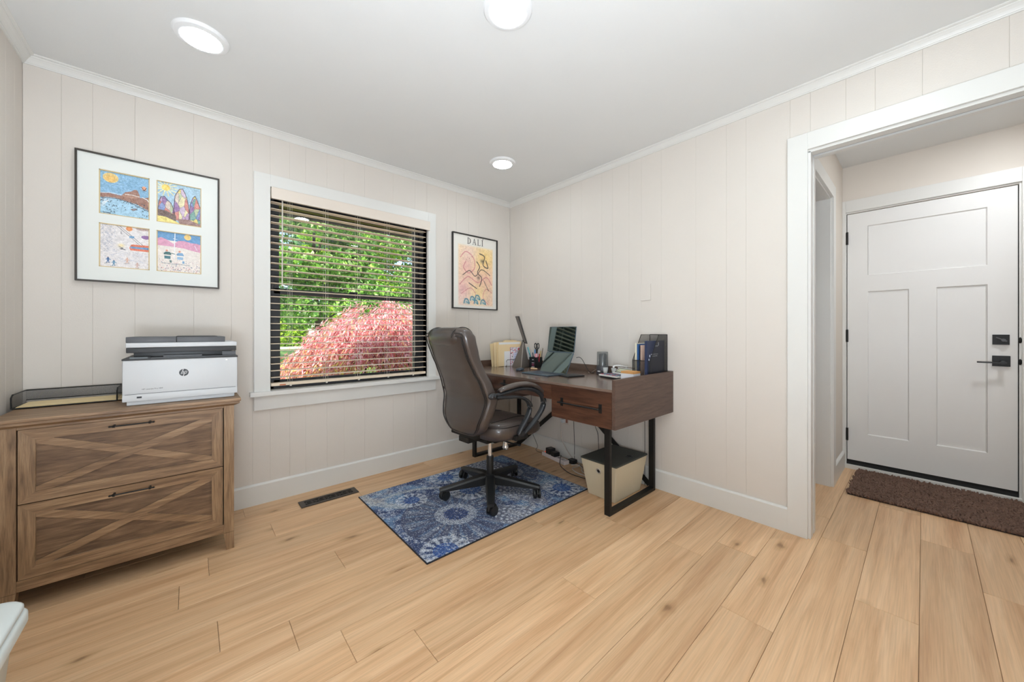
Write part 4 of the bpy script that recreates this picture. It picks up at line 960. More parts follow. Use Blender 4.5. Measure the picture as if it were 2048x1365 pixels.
bm = bmesh.new(); cyl(bm, (-.235, -1.495, .2535), .0165, .0015, 20); rel(mesh('grommet_hole', bm, VBLK), bn)

# ------------------------------------------------------------------ office chair (local: +x forward, +y chair's left)
CX_, CY_, YAW = -.935, -.862, math.radians(3)
FZ = .0078
ch = thing('office_chair', 'high-back dark brown leather office chair with looped arms on five casters', 'office chair', (CX_, CY_, 0), YAW)
def cpart(name, bm, m, parent=ch, **k): return mesh(name, bm, m, parent, **k)
def interp(tab, z):
    tab = sorted(tab)
    if z <= tab[0][0]: return tab[0][1]
    for (a, va), (b, vb) in zip(tab, tab[1:]):
        if z <= b:
            t = (z - a) / (b - a); return va + (vb - va) * (t * t * (3 - 2 * t) * .3 + t * .7)
    return tab[-1][1]
UB = [(.455, -.235), (.50, -.246), (.55, -.252), (.62, -.236), (.68, -.222), (.78, -.255), (.87, -.300), (.96, -.345), (1.04, -.375), (1.09, -.385), (1.12, -.370)]   # outer back plane
WB = [(.455, .120), (.48, .165), (.52, .196), (.58, .222), (.65, .238), (.70, .242), (.78, .232), (.87, .215), (.95, .210), (1.03, .213), (1.08, .210), (1.11, .185), (1.122, .13)]
TH = [(.455, .050), (.50, .088), (.58, .105), (.70, .105), (.80, .098), (.90, .095), (1.0, .11), (1.07, .115), (1.11, .085), (1.122, .045)]
bm = bmesh.new(); secs = []; NZ = 40; NS = 40
for i in range(NZ + 1):
    z = .455 + (1.122 - .455) * (1 - math.cos(math.pi * i / NZ)) / 2
    u0, w, th = interp(UB, z), interp(WB, z), interp(TH, z); s = []
    for k in range(NS):
        a = 2 * math.pi * k / NS; ca, sa = math.cos(a), math.sin(a)
        ex = .45; px_ = math.copysign(abs(ca) ** (.62 if ca > 0 else .38), ca); py_ = math.copysign(abs(sa) ** ex, sa)
        uu = u0 + th * (.5 + .5 * px_)
        uu += .010 * (1 - min(1, abs(py_)) ** 2) * (1 if ca > 0 else -1.2)       # padded bulge front and back
        s.append((uu, w * py_ * (.955 if py_ > 0 else 1.0), z))
    secs.append(s)
loft(bm, secs)
bk = cpart('backrest', bm, LEATH, smooth=True)
def outline(inset, du, zlo=.474, zhi=1.068):
    P = []
    for i in range(17):
        z = zlo + (zhi - zlo) * i / 16; P.append((interp(UB, z) + du, -(interp(WB, z) - inset), z))
    top = [(interp(UB, zhi) + du - .006, y, zhi + .012 * (1 - (y / .19) ** 2)) for y in (-.12, -.05, .05, .12)]
    Lp = [(u, -y, z) for u, y, z in P[::-1]]; bot = [(interp(UB, zlo) + du - .006, y, zlo - .008) for y in (.08, 0, -.08)]
    return P + top + Lp + bot
bm = bmesh.new(); tube(bm, outline(.030, -.001), .0042, 6, 3, closed=True); cpart('piping', bm, STITCH, bk, smooth=True)
bm = bmesh.new(); tube(bm, outline(.018, .004, .47, 1.085), .003, 6, 3, closed=True); cpart('piping', bm, STITCH, bk, smooth=True)
# headrest cap over the top
bm = bmesh.new(); secs = []
for i in range(13):
    t = i / 12; y = -.158 + .316 * t; e = max(.45, (1 - abs(2 * t - 1) ** 5) ** .4); s = []
    for k in range(20):
        a = 2 * math.pi * k / 20; s.append((-.326 + .082 * e * math.cos(a), y * 1.06, 1.066 + .062 * e * math.sin(a)))
    secs.append(s)
loft(bm, secs); cpart('headrest', bm, LEATH, smooth=True)
for y in (-.125, .125):
    bm = bmesh.new(); tube(bm, [(-.326 + .080 * math.cos(a), y, 1.066 + .0605 * math.sin(a)) for a in [math.pi * (t / 8) for t in range(9)]], .003, 6, 2)
    cpart('headrest_seam', bm, STITCH, smooth=True)
# seat
bm = bmesh.new(); secs = []
for z, g_, sink in ((.408, .80, 0), (.414, .90, 0), (.430, .97, 0), (.458, 1.0, 0), (.485, .995, 0), (.505, .965, 0), (.518, .90, .0), (.524, .78, .0), (.520, .45, 0), (.516, .15, 0)):
    s = []
    for k in range(48):
        a = 2 * math.pi * k / 48; ca, sa = math.cos(a), math.sin(a); x = math.copysign(abs(ca) ** .42, ca); y = math.copysign(abs(sa) ** .48, sa)
        X_ = .068 + .232 * x * g_; Y_ = .252 * y * g_; zz = z
        if X_ > .12: zz -= (X_ - .12) ** 2 * (1.2 if z > .45 else .25)
        if X_ < -.05 : Y_ *= 1 + (X_ + .05) * .35
        s.append((X_, Y_, zz))
    secs.append(s)
loft(bm, secs); seat = cpart('seat', bm, LEATH, smooth=True)
def seatring(g_, z, r_):
    P = []
    for k in range(32):
        a = 2 * math.pi * k / 32; ca, sa = math.cos(a), math.sin(a); x = math.copysign(abs(ca) ** .42, ca); y = math.copysign(abs(sa) ** .48, sa)
        X_ = .068 + .232 * x * g_; Y_ = .252 * y * g_; zz = z - (max(0, X_ - .12)) ** 2 * 1.2
        if X_ < -.05: Y_ *= 1 + (X_ + .05) * .35
        P.append((X_, Y_, zz))
    bm = bmesh.new(); tube(bm, P, r_, 6, 2, closed=True); return bm
cpart('piping', seatring(.975, .503, .0035), STITCH, seat, smooth=True)
for s_ in (-1, 1):
    bm = bmesh.new(); tube(bm, [(-.20, s_ * .150, .525), (0, s_ * .140, .525), (.12, s_ * .128, .525), (.22, s_ * .12, .512)], .0025, 6, 4); cpart('seam', bm, STITCH, seat, smooth=True)
ARM = mat('arm_plastic', (40, 42, 45), .33, bump=.05, var=.1)
def armrest(s):
    y = s * .272
    bm = bmesh.new()
    # outer loop: from back joint over the top, round the front, down to the seat
    tube(bm, [(-.21 + (.04 if s > 0 else 0), y - s * .012, .715), (-.12, y, .730), (.0, y + s * .006, .742), (.11, y + s * .008, .728), (.195, y + s * .008, .690), (.232, y + s * .006, .640), (.222, y + s * .004, .590), (.175, y, .535), (.11, y - s * .002, .485), (.055, y - s * .006, .452)],
         [.012, .016, .018, .020, .021, .021, .021, .020, .020, .018], 12, 5, flat=[.014, .011, .011, .012, .014, .015, .015, .015, .014, .013])
    a = cpart('armrest', bm, ARM, smooth=True)
    bm = bmesh.new()
    tube(bm, [(-.225 + (.06 if s > 0 else 0), y - s * .010, .716), (-.12, y + s * .004, .703), (-.02, y + s * .006, .693), (.055, y + s * .006, .670), (.098, y + s * .004, .628), (.092, y + s * .002, .578), (.060, y, .530), (.020, y, .485), (.005, y - s * .004, .455)],
         [.014, .014, .016, .019, .021, .021, .020, .020, .018], 12, 5, flat=[.013, .010, .009, .010, .012, .013, .013, .013, .013])
    cpart('inner_strut', bm, ARM, a, smooth=True)
    bm = bmesh.new()
    tube(bm, [(-.165, y, .744), (-.12, y + s * .002, .757), (-.02, y + s * .005, .770), (.08, y + s * .007, .764), (.165, y + s * .008, .735), (.222, y + s * .007, .690), (.236, y + s * .006, .668)],
         [.018, .027, .030, .030, .028, .022, .014], 14, 5, flat=[.010, .014, .015, .016, .015, .013, .008])
    cpart('arm_pad', bm, LEATH, a, smooth=True)
    bm = bmesh.new(); ball(bm, (-.205 + (.03 if s > 0 else 0), y - s * (.012 if s < 0 else .026), .718), .03, (1.2, .45, .6), 16); ball(bm, (.035, y - s * .004, .455), .03, (1.3, .5, .75), 16); cpart('arm_joint', bm, ARM, a, smooth=True)
    bm = bmesh.new()
    for (x, z) in ((-.195 + (.05 if s > 0 else 0), .716), (.055, .452)):
        lathe(bm, [(.006, 0), (.008, .003), (.013, .003), (.014, 0)], seg=16, M=face_M((x, y + s * .009, z), (1, 0, 0), (0, 0, s)) if s < 0 else face_M((x, y + s * .009, z), (0, 0, 1), (1, 0, 0)))
    cpart('bolt_cap', bm, BLKP, a, smooth=True)
    bm = bmesh.new(); box(bm, -.02, .09, min(y, y - s * .12), max(y, y - s * .12), .415, .445, .004); cpart('arm_bracket', bm, BLK, a)
armrest(-1); armrest(1)
# mechanism
bm = bmesh.new(); box(bm, -.10, .14, -.085, .085, .372, .408, .006); box(bm, .02, .13, -.03, .03, .34, .373, .004); cpart('tilt_mechanism', bm, BLK)
bm = bmesh.new(); box(bm, -.232, -.19, -.125, .125, .435, .462, .006); box(bm, -.225, -.05, -.05, .05, .395, .43, .004); cpart('back_bracket', bm, BLK)
bm = bmesh.new(); lathe(bm, [(.010, .345), (.011, .335), (.015, .325), (.013, .318), (.018, .308), (.015, .300), (.021, .288), (.022, .276), (.014, .266), (1e-5, .265)], (.145, 0, 0), 20); cpart('tension_knob', bm, CHROME, smooth=True, angle=50)
bm = bmesh.new(); cyl(bm, (.145, 0, .335), .012, .02, 14); cpart('knob_stem', bm, BLKP)
bm = bmesh.new(); tube(bm, [(0, -.06, .385), (.02, -.17, .378), (.03, -.24, .376)], .005, 8, 4); ball(bm, (.03, -.245, .376), .009, (1, 1.8, .7), 10); cpart('lever', bm, BLKP, smooth=True)
bm = bmesh.new(); cyl(bm, (0, 0, .245), .0135, .13, 24); cpart('gas_lift', bm, CHROME, smooth=True, angle=40)
bm = bmesh.new(); lathe(bm, [(.022, .12), (.024, .13), (.024, .250), (.022, .256), (.014, .258)], (0, 0, 0), 24); lathe(bm, [(.020, .075), (.034, .08), (.036, .125), (.030, .135), (.024, .137)], (0, 0, 0), 24); cpart('column', bm, BLKP, smooth=True, angle=40)
ANG = [math.atan2(-.260, -.197) + math.radians(72 * i) - YAW for i in range(5)]
for i, a in enumerate(ANG):
    R_ = Matrix.Rotation(a, 4, 'Z'); bm = bmesh.new()
    secs = []
    for x, w, zt, zb in ((.018, .032, .134, .080), (.06, .032, .132, .068), (.13, .0295, .122, .068), (.20, .027, .110, .068), (.27, .0245, .098, .066), (.318, .023, .090, .066), (.342, .019, .086, .067)):
        secs.append([(x, -w, zb + .004), (x, -w, zt - .010), (x, -w * .72, zt), (x, w * .72, zt), (x, w, zt - .010), (x, w, zb + .004), (x, w * .7, zb), (x, -w * .7, zb)])
    loft(bm, secs); cyl(bm, (.320, 0, .052), .008, .02, 12)
    bmesh.ops.transform(bm, matrix=R_, verts=bm.verts); lg_ = cpart('leg', bm, BLKP)
    # caster, trailing in a slightly different direction each time
    ca = a + [2.3, -1.2, .8, 2.0, -2.6][i]; Mc = R_ @ Matrix.Translation((.320, 0, 0)) @ Matrix.Rotation(ca - a, 4, 'Z')
    bm = bmesh.new()
    for s in (-1, 1):
        lathe(bm, [(1e-5, 0), (.012, 0), (.022, .002), (.028, .005), (.030, .011), (.029, .018), (.021, .020), (1e-5, .020)], seg=24, M=Mc @ Matrix.Translation((.012, s * .004, FZ + .0300)) @ Matrix.Rotation(-s * math.pi / 2, 4, 'X'))
    tube(bm, [(-.014, 0, FZ + .030), (-.006, 0, FZ + .054), (.010, 0, FZ + .061), (.030, 0, FZ + .055), (.042, 0, FZ + .036)], .007, 10, 4, flat=.010)
    M0 = Mc
    vs = bm.verts[-(10 * 17):]
    bmesh.ops.transform(bm, matrix=Mc, verts=list(bm.verts)[-(10 * 17):])
    cpart('caster', bm, BLKP, lg_, smooth=True, angle=45)

# ------------------------------------------------------------------ things on the desk (desktop z = .7755)
DZt = .7762
def one(name, label, cat, bm, m, group=None, **k):
    o = mesh(name, bm, m, **k); tag(o, label, cat, group); return o
wsx = thing('file_sorter', 'black wire file sorter holding manila folders at the far desk end', 'file sorter', (-.2, -.17, DZt))
for i, y in enumerate((-.232, -.196, -.160, -.124)):
    bm = bmesh.new(); tube(bm, [(-.245, y, DZt + .002), (-.245, y, DZt + .05), (-.236, y, DZt + .060), (-.075, y, DZt + .060), (-.066, y, DZt + .05), (-.066, y, DZt + .002)], .0022, 8, 0)
    rel(mesh('divider', bm, BLK), wsx)
bm = bmesh.new()
for x in (-.245, -.066): tube(bm, [(x, -.234, DZt + .002), (x, -.12, DZt + .002)], .002, 8, 0)
rel(mesh('base_wire', bm, BLK), wsx)
FLD = [(-.214, 0, 0, (240, 214, 168), 'front manila folder with a white tab, standing upright in the wire sorter'),
       (-.206, -.010, 2.0, (236, 208, 158), 'second manila folder from the front in the wire sorter'),
       (-.186, -.020, 5.0, (240, 216, 172), 'third manila folder from the front, leaning left in the wire sorter'),
       (-.176, -.016, 8.0, (232, 204, 156), 'fourth manila folder from the front, leaning left in the wire sorter'),
       (-.150, -.022, 12.0, (243, 222, 176), 'rearmost manila folder, leaning furthest left in the wire sorter')]
for i, (y, dx, lean, col, lab) in enumerate(FLD):
    M = Matrix.Translation((-.045 + dx, y, DZt + .0025 + math.sin(math.radians(lean)) * 0)) @ Matrix.Rotation(math.radians(-lean * .55), 4, 'Y') @ Matrix.Rotation(math.radians(-lean * .0), 4, 'X')
    bm = bmesh.new(); h = .225 + .004 * i; prism(bm, [(-.288, 0.0), (0, 0), (0, h), (-.06, h), (-.066, h + .010), (-.20 + .02 * i, h + .010), (-.206 + .02 * i, h), (-.288, h)], .0022, M @ face_M((0, 0, .002), (1, 0, 0), (0, 0, 1)))
    o = one('folder', lab, 'folder', bm, mat('manila_%d' % i, col, .7, bump=.05), 'manila folders in the wire sorter')
    if i == 0: B('label_strip', mat('paper_white', (240, 238, 236), .7), [(-.325, -.06, y - .0030, y - .0023, DZt + .205, DZt + .224)], o)
o = B('paper_sheet', MATS['paper_white'], [(-.262, -.178, -.2195, -.2175, DZt + .001, DZt + .140)]); tag(o, 'small white sheet standing in front of the manila folders', 'paper')
nb = thing('notebook', 'floral-covered notebook with a lilac label standing by the manila folders', 'notebook', (-.125, -.225, DZt))
def floral():
    c = Canvas(70, 90, (236, 228, 232), 31); pal = [(190, 70, 110), (60, 60, 120), (220, 120, 150), (90, 110, 90), (215, 90, 90)]
    for i in range(150): x, y = c.r.rand(2); s = .012 + .03 * c.r.rand(); c.ell(x, y, s, s * .8, pal[i % 5], .9)
    c.ell(.8, .12, .1, .08, (205, 80, 100)); c.ell(.6, .9, .12, .06, (200, 80, 130)); c.poly([(.28, .3), (.9, .3), (.9, .78), (.28, .78)], (222, 222, 242))
    for y in (.38, .50, .60, .71): c.line([(.38, y), (.8, y + .01)], .008, (110, 110, 160), .8)
    return c.a
rel(B('cover', mat('notebook_cover', (200, 140, 160), .6), [(-.192, -.060, -.2285, -.2215, DZt + .001, DZt + .176)]), nb)
rel(printed('cover_print', floral(), face_M((-.192, -.2288, DZt + .001), (1, 0, 0), (0, 0, 1)), .132, .175, paint_mat('floral_print', .5), None), nb)

lp = thing('desk_lamp', 'folding grey desk lamp with a pyramid base and flat raised arm', 'desk lamp', (-.19, -.38, DZt))
LMP = mat('lamp_grey', (116, 108, 102), .5, .2, var=.05); LMPD = mat('lamp_dark', (58, 55, 53), .45)
L3, F3, R3, K3 = (-.215, -.275, DZt), (-.262, -.450, DZt), (-.105, -.395, DZt), (-.10, -.27, DZt)
bm = bmesh.new(); bv_ = [bm.verts.new(p) for p in (L3, F3, R3, K3)]; tp = [bm.verts.new(p) for p in ((-.207, -.402, 1.008), (-.209, -.420, 1.008), (-.193, -.420, 1.008), (-.193, -.402, 1.008))]
for k in range(4): bm.faces.new((bv_[k], bv_[(k + 1) % 4], tp[(k + 1) % 4], tp[k]))
bm.faces.new(bv_); bm.faces.new(tp); rel(mesh('base', bm, LMP), lp)
bm = bmesh.new(); tube(bm, [F3, (-.2085, -.4205, 1.008)], .0022, 6, 0); rel(mesh('ridge_highlight', bm, NICK), lp)  # bright line along the base ridge: a highlight built as a thin tube
bm = bmesh.new(); M = face_M((-.206, 0, 0), (0, 1, 0), (0, 0, 1)); prism(bm, [(-.466, .992), (-.425, .996), (-.307, 1.243), (-.357, 1.243)], .011, M); bmesh.ops.bevel(bm, geom=bm.edges[:], offset=.002, segments=1, affect='EDGES'); am = rel(mesh('arm', bm, LMPD), lp)
bm = bmesh.new(); M2 = face_M((-.2065, 0, 0), (0, -1, 0), (0, 0, 1)); prism(bm, [(.452, 1.004), (.429, 1.006), (.319, 1.236), (.349, 1.236)], .0008, M2); rel(mesh('light_panel', bm, LMP), lp)
bm = bmesh.new(); cyl(bm, (0, 0, 0), .009, .03, 18, M=Matrix.Translation((-.185, -.418, 1.016)) @ Matrix.Rotation(-math.pi / 2, 4, 'Y')); rel(mesh('hinge', bm, LMPD), lp)
bm = bmesh.new(); cyl(bm, (0, 0, 0), .005, .002, 14, M=Matrix.Translation((-.215, -.418, 1.016)) @ Matrix.Rotation(-math.pi / 2, 4, 'Y')); rel(mesh('hinge_cap', bm, NICK), lp)

bm = bmesh.new(); secs = []
for t, s_, in ((0, .86), (.35, 1.0), (.7, .88), (.92, .6), (1.0, .3)):
    secs.append([(math.copysign(abs(math.cos(a)) ** .75, math.cos(a)) * .033 * s_, math.copysign(abs(math.sin(a)) ** .75, math.sin(a)) * .055 * s_, .024 * t) for a in [2 * math.pi * k / 24 for k in range(24)]])
loft(bm, secs); bmesh.ops.transform(bm, matrix=Matrix.Translation((-.405, -.590, DZt)) @ Matrix.Rotation(math.radians(-60), 4, 'Z'), verts=bm.verts)
one('computer_mouse', 'dark blue-grey wireless mouse on the desk in front of the lamp', 'mouse', bm, mat('mouse_blue', (56, 66, 78), .4), smooth=True)
bm = bmesh.new(); tube(bm, [(-.285, -.598, DZt + .0095), (-.276, -.622, DZt + .0095), (-.268, -.655, DZt + .0090)], [.009, .0085, .007], 10, 4); one('wooden_stub', 'short pale wooden stub lying beside the laptop and pen cup', 'wooden stub', bm, mat('pale_wood', (222, 186, 146), .6), smooth=True)

# pen cup with its contents
pc = thing('pen_cup', 'square black pen cup with a small printed label, holding pens and scissors', 'pen cup', (-.118, -.49, DZt))
cs = .042; z1_ = .872
for b in [(-cs, cs, -cs, -cs + .002), (-cs, cs, cs - .002, cs), (-cs, -cs + .002, -cs, cs), (cs - .002, cs, -cs, cs)]:
    rel(B('cup_wall', mat('cup_black', (30, 33, 34), .4), [(-.118 + b[0], -.118 + b[1], -.49 + b[2], -.49 + b[3], DZt, z1_)]), pc)
rel(B('cup_floor', MATS['cup_black'], [(-.158, -.078, -.530, -.450, DZt, DZt + .002)]), pc)
rel(B('label', mat('label_pale', (206, 200, 204), .5), [(-.1608, -.1602, -.515, -.478, DZt + .006, DZt + .012), (-.1608, -.1602, -.512, -.481, DZt + .044, DZt + .048), (-.1608, -.1602, -.505, -.486, DZt + .070, DZt + .077)]), pc)
rel(B('label_patch', mat('label_plum', (122, 56, 78), .5), [(-.1606, -.1602, -.510, -.482, DZt + .018, DZt + .040)]), pc)
def pen(x, y, dx, dy, L, r_, col, label, cat='pen', name='pen', cap=None):
    base = Vector((-.118 + x, -.49 + y, DZt + .004)); d = Vector((dx, dy, 1)).normalized(); top = base + d * L
    bm = bmesh.new(); tube(bm, [base, base + d * (L - .006), top], [r_, r_, r_ * .5], 8, 0)
    o = one(name, label, cat, bm, mat('pen_' + '_'.join(map(str, col)), col, .35), smooth=False)
    if cap:
        bm = bmesh.new(); tube(bm, [base + d * (L * .72), top + d * .003], r_ * 1.25, 8, 0); mesh('cap', bm, mat('pen_' + '_'.join(map(str, cap)), cap, .35), o)
pen(-.02, .028, -.22, .22, .175, .004, (196, 200, 204), 'slim silver pen leaning far left out of the pen cup')
pen(-.005, .026, -.22, .18, .185, .0055, (60, 130, 140), 'teal marker leaning left in the pen cup', cap=(120, 180, 185))
pen(.01, .010, .05, .12, .155, .005, (40, 90, 150), 'bright blue pen near the left of the pen cup', cap=(60, 140, 200))
pen(-.015, .005, -.10, .05, .135, .005, (40, 36, 70), 'dark violet pen in front of the blue pen in the cup')
pen(-.010, -.018, -.05, -.02, .120, .011, (200, 46, 52), 'stubby red glue stick at the front of the pen cup', 'glue stick', 'glue_stick', (226, 150, 160))
pen(.018, -.022, .05, -.12, .150, .005, (186, 160, 90), 'brass-coloured pen at the right of the pen cup')
pen(.026, -.030, .10, -.10, .175, .0035, (120, 104, 84), 'thin brown pencil at the right rim of the pen cup', 'pencil', 'pencil')
pen(.0, -.03, -.02, -.16, .125, .005, (170, 40, 50), 'red pen leaning right in the pen cup')
sc = thing('scissors', 'black-handled scissors standing blade-down in the pen cup', 'scissors', (-.11, -.50, DZt))
bm = bmesh.new(); prism(bm, [(-.006, 0), (.004, 0), (.009, .12), (-.009, .12)], .003, Matrix.Translation((-.112, -.497, DZt + .006)) @ face_M((0, 0, 0), (.3, -1, 0), (0, 0, 1))); rel(mesh('blades', bm, NICK), sc)
for s in (-1, 1):
    bm = bmesh.new(); c0 = Vector((-.112, -.497 + s * .016, DZt + .195)); pts = [(c0.x, c0.y + .013 * math.cos(a), c0.z + .024 * math.sin(a)) for a in [2 * math.pi * k / 14 for k in range(14)]]
    tube(bm, pts, .0042, 8, 2, closed=True); tube(bm, [(c0.x, c0.y - s * .006, c0.z - .022), (-.112, -.497 + s * .003, DZt + .14), (-.112, -.497, DZt + .115)], .0055, 8, 3); rel(mesh('handle', bm, BLKP, smooth=True), sc)

# laptop: keyboard slab with two stacked screens behind it
lt0 = thing('laptop', 'slate-blue laptop with two stacked dark screens and a low keyboard', 'laptop', (-.345, -.745, DZt), math.radians(-90 - 3))
# local x runs along the width (towards the camera), local y towards the wall
LAPC = mat('laptop_slate', (94, 110, 122), .35, .6); SCR = mat('laptop_screen', (14, 22, 19), .03, spec=.5); SCR.node_tree.nodes['Principled BSDF'].inputs['IOR'].default_value = 2.6; SCR.node_tree.nodes['Principled BSDF'].inputs['Specular Tint'].default_value = (.78, 1, .98, 1)
def lpart(name, m, boxes, bev=.0015, M=None, parent=lt0): return B(name, m, boxes, parent, bev=bev, M=M)
lpart('keyboard', LAPC, [(0, .292, -.178, 0, .0006, .009)])
KEY = mat('key_slate', (66, 76, 88), .5); bm = bmesh.new()
for r_ in range(5):
    for c_ in range(14): box(bm, .010 + c_ * .0195, .027 + c_ * .0195, -.100 + r_ * .0185, -.084 + r_ * .0185, .009, .0102)
o = lpart('x', KEY, [(.095, .195, -.168, -.112, .0091, .0096)], 0); o.name = 'touchpad'; o.data.name = 'touchpad'
o = mesh('keys', bm, KEY, lt0); o['kind'] = 'stuff'
def screen(p0, p1, base):
    L = math.hypot(p1[0] - p0[0], p1[1] - p0[1]); M = face_M((0, p0[0], p0[1]), (1, 0, 0), (0, p1[0] - p0[0], p1[1] - p0[1]))
    s_ = lpart('screen_housing', LAPC, [(0, .292, 0, L, -.006, 0)], M=M); lpart('screen', SCR, [(.004, .288, .004, L - .004, .0001, .0006)], 0, M=M, parent=s_)
    return s_
screen((.012, .0025), (.098, .160), 0); screen((.100, .163), (.128, .365), 0)
bm = bmesh.new(); tube(bm, [(.02, .100, .163), (.272, .100, .163)], .004, 10, 0); mesh('hinge', bm, LAPC, lt0)
bm = bmesh.new(); tube(bm, [(-.236, -1.045, .900), (-.215, -1.058, .903), (-.185, -1.062, .885), (-.155, -1.072, .835), (-.125, -1.088, .785), (-.085, -1.098, .7790), (-.060, -1.07, .7790)], .0022, 8, 6)
one('charging_cable', 'thin black cable arching from the laptop down to the desktop', 'cable', bm, BLKP)

kp = thing('number_pad', 'small flat black keypad lying on the desk right of the laptop', 'keypad', (-.385, -1.12, DZt), math.radians(-12))
B('body', BLKP, [(-.075, .075, -.058, .058, .0004, .008)], kp, bev=.002); bm = bmesh.new()
for i in range(6):
    for j in range(4): box(bm, -.067 + i * .0228, -.048 + i * .0228, -.050 + j * .0255, -.028 + j * .0255, .008, .0100)
o = mesh('keys', bm, mat('key_black', (48, 48, 50), .4), kp); o['kind'] = 'stuff'

cn = thing('pencil_sharpener', 'upright electric pencil sharpener with smoky clear top and dark speckled base', 'pencil sharpener', (-.103, -1.192, DZt))
SMK = bpy.data.materials.new('smoky_plastic'); SMK.use_nodes = True; b_ = SMK.node_tree.nodes['Principled BSDF']; b_.inputs['Base Color'].default_value = (*lin((120, 124, 124)), 1); b_.inputs['Alpha'].default_value = .42; b_.inputs['Roughness'].default_value = .12; b_.inputs['Coat Weight'].default_value = .5
bm = bmesh.new(); lathe(bm, [(.044, 0), (.047, .004), (.0465, .05), (.043, .064), (.040, .066)], seg=32); mesh('base', bm, mat('sharpener_base', (82, 80, 84), .4, var=.3, vscale=60), cn, smooth=True, angle=40)
bm = bmesh.new(); lathe(bm, [(.0425, .066), (.0425, .165), (.040, .172), (.0, .173)], seg=32); mesh('clear_cover', bm, SMK, cn, smooth=True, angle=40)
bm = bmesh.new(); lathe(bm, [(.026, .067), (.026, .150), (.020, .158), (0, .158)], seg=24); mesh('motor_core', bm, DGREYP, cn, smooth=True, angle=40)
for k in range(5):
    a = math.radians(190 + k * 36); bm = bmesh.new(); box(bm, -.003, .003, -.003, .003, .070, .150, M=Matrix.Translation((.031 * math.cos(a), .031 * math.sin(a), 0))); mesh('rib', bm, LMP, cn)
B('badge', MATS['paper_white'], [(-.0478, -.0472, -.012, .012, .022, .029)], cn)
bm = bmesh.new(); tube(bm, [(-.098, -1.142, .815), (-.105, -1.12, .800), (-.112, -1.095, .782), (-.10, -1.06, .7785), (-.06, -1.03, .7785)], .0016, 6, 5); one('sharpener_cord', 'thin pale cord running from the pencil sharpener to the desktop', 'cord', bm, mat('cord_tan', (150, 136, 122), .6))
GLS = bpy.data.materials.new('frosted_glass'); GLS.use_nodes = True; b_ = GLS.node_tree.nodes['Principled BSDF']; b_.inputs['Base Color'].default_value = (*lin((222, 224, 222)), 1); b_.inputs['Alpha'].default_value = .6; b_.inputs['Roughness'].default_value = .2
bm = bmesh.new(); lathe(bm, [(.012, 0), (.019, .058), (.0175, .058), (.011, .003), (0, .003)], (-.150, -1.250, DZt), 20); one('small_glass', 'small frosted shot glass standing beside the pencil sharpener', 'glass', bm, GLS, smooth=True)
bm = bmesh.new(); lathe(bm, [(.010, 0), (.012, .020), (.020, .055), (.0185, .055), (.010, .022), (0, .022)], (-.118, -1.300, DZt), 20); one('egg_cup', 'small clear footed cup between the glass and the calculator', 'glass', bm, GLS, smooth=True)
bm = bmesh.new()
tube(bm, [(-.120, -1.300, .834), (-.095, -1.290, .845), (-.070, -1.315, .848), (-.050, -1.335, .842), (-.030, -1.36, .835), (-.045, -1.33, .825), (-.08, -1.31, .835)], [.006, .010, .013, .011, .006, .007, .005], 8, 5, flat=[.003, .005, .006, .005, .003, .004, .003])
one('paper_ribbon', 'crumpled white ribbon resting on the small footed cup', 'ribbon', bm, MATS['paper_white'], smooth=True)
bm = bmesh.new(); tube(bm, [(-.10, -1.27, DZt + .010), (-.055, -1.268, DZt + .022), (-.042, -1.30, DZt + .028), (-.045, -1.35, DZt + .024), (-.042, -1.40, DZt + .012)], .009, 8, 5); one('charger', 'coiled black charger lying behind the white calculator', 'charger', bm, BLKP, smooth=True)

cal = thing('calculator', 'white desktop calculator with coloured keys and a tilted display', 'calculator', (-.195, -1.385, DZt), math.radians(-90 - 14))
# local x width, local y towards the wall
CW = mat('calc_white', (228, 224, 218), .4)
B('body', CW, [(-.092, .092, -.098, .03, .010, .020)], cal, bev=.004); B('base', DGREYP, [(-.086, .086, -.09, .10, .0008, .0098)], cal, bev=.003)
M = Matrix.Translation((0, .030, .020)) @ Matrix.Rotation(math.radians(26), 4, 'X')
dsp = B('display_block', CW, [(-.092, .092, 0, .085, -.008, .004)], cal, bev=.003, M=M)
B('display_frame', DGREYP, [(-.080, .080, .012, .074, .0042, .0048)], dsp, M=M); B('display', mat('lcd_green', (196, 198, 172), .2), [(-.072, .072, .020, .066, .005, .0054)], dsp, M=M)
kc = [(170, 84, 98), (96, 108, 130), (122, 136, 150), (74, 82, 104)]
for i in range(6):
    for j in range(4): B('key', mat('calc_key_%d' % ((i * 2 + j) % 4), kc[(i * 2 + j) % 4], .4), [(-.080 + i * .0275, -.060 + i * .0275, -.088 + j * .0275, -.068 + j * .0275, .020, .0245)], cal, bev=.001)
nc = thing('note_cube', 'white note cube with an orange top sheet in front of the mesh magazine file', 'note cube', (-.30, -1.54, DZt))
rel(B('paper_block', mat('note_white', (232, 234, 240), .6), [(-.345, -.262, -1.592, -1.500, DZt, DZt + .052)]), nc); rel(B('top_sheets', mat('note_orange', (218, 160, 96), .6), [(-.345, -.262, -1.592, -1.500, DZt + .0522, DZt + .066)]), nc)

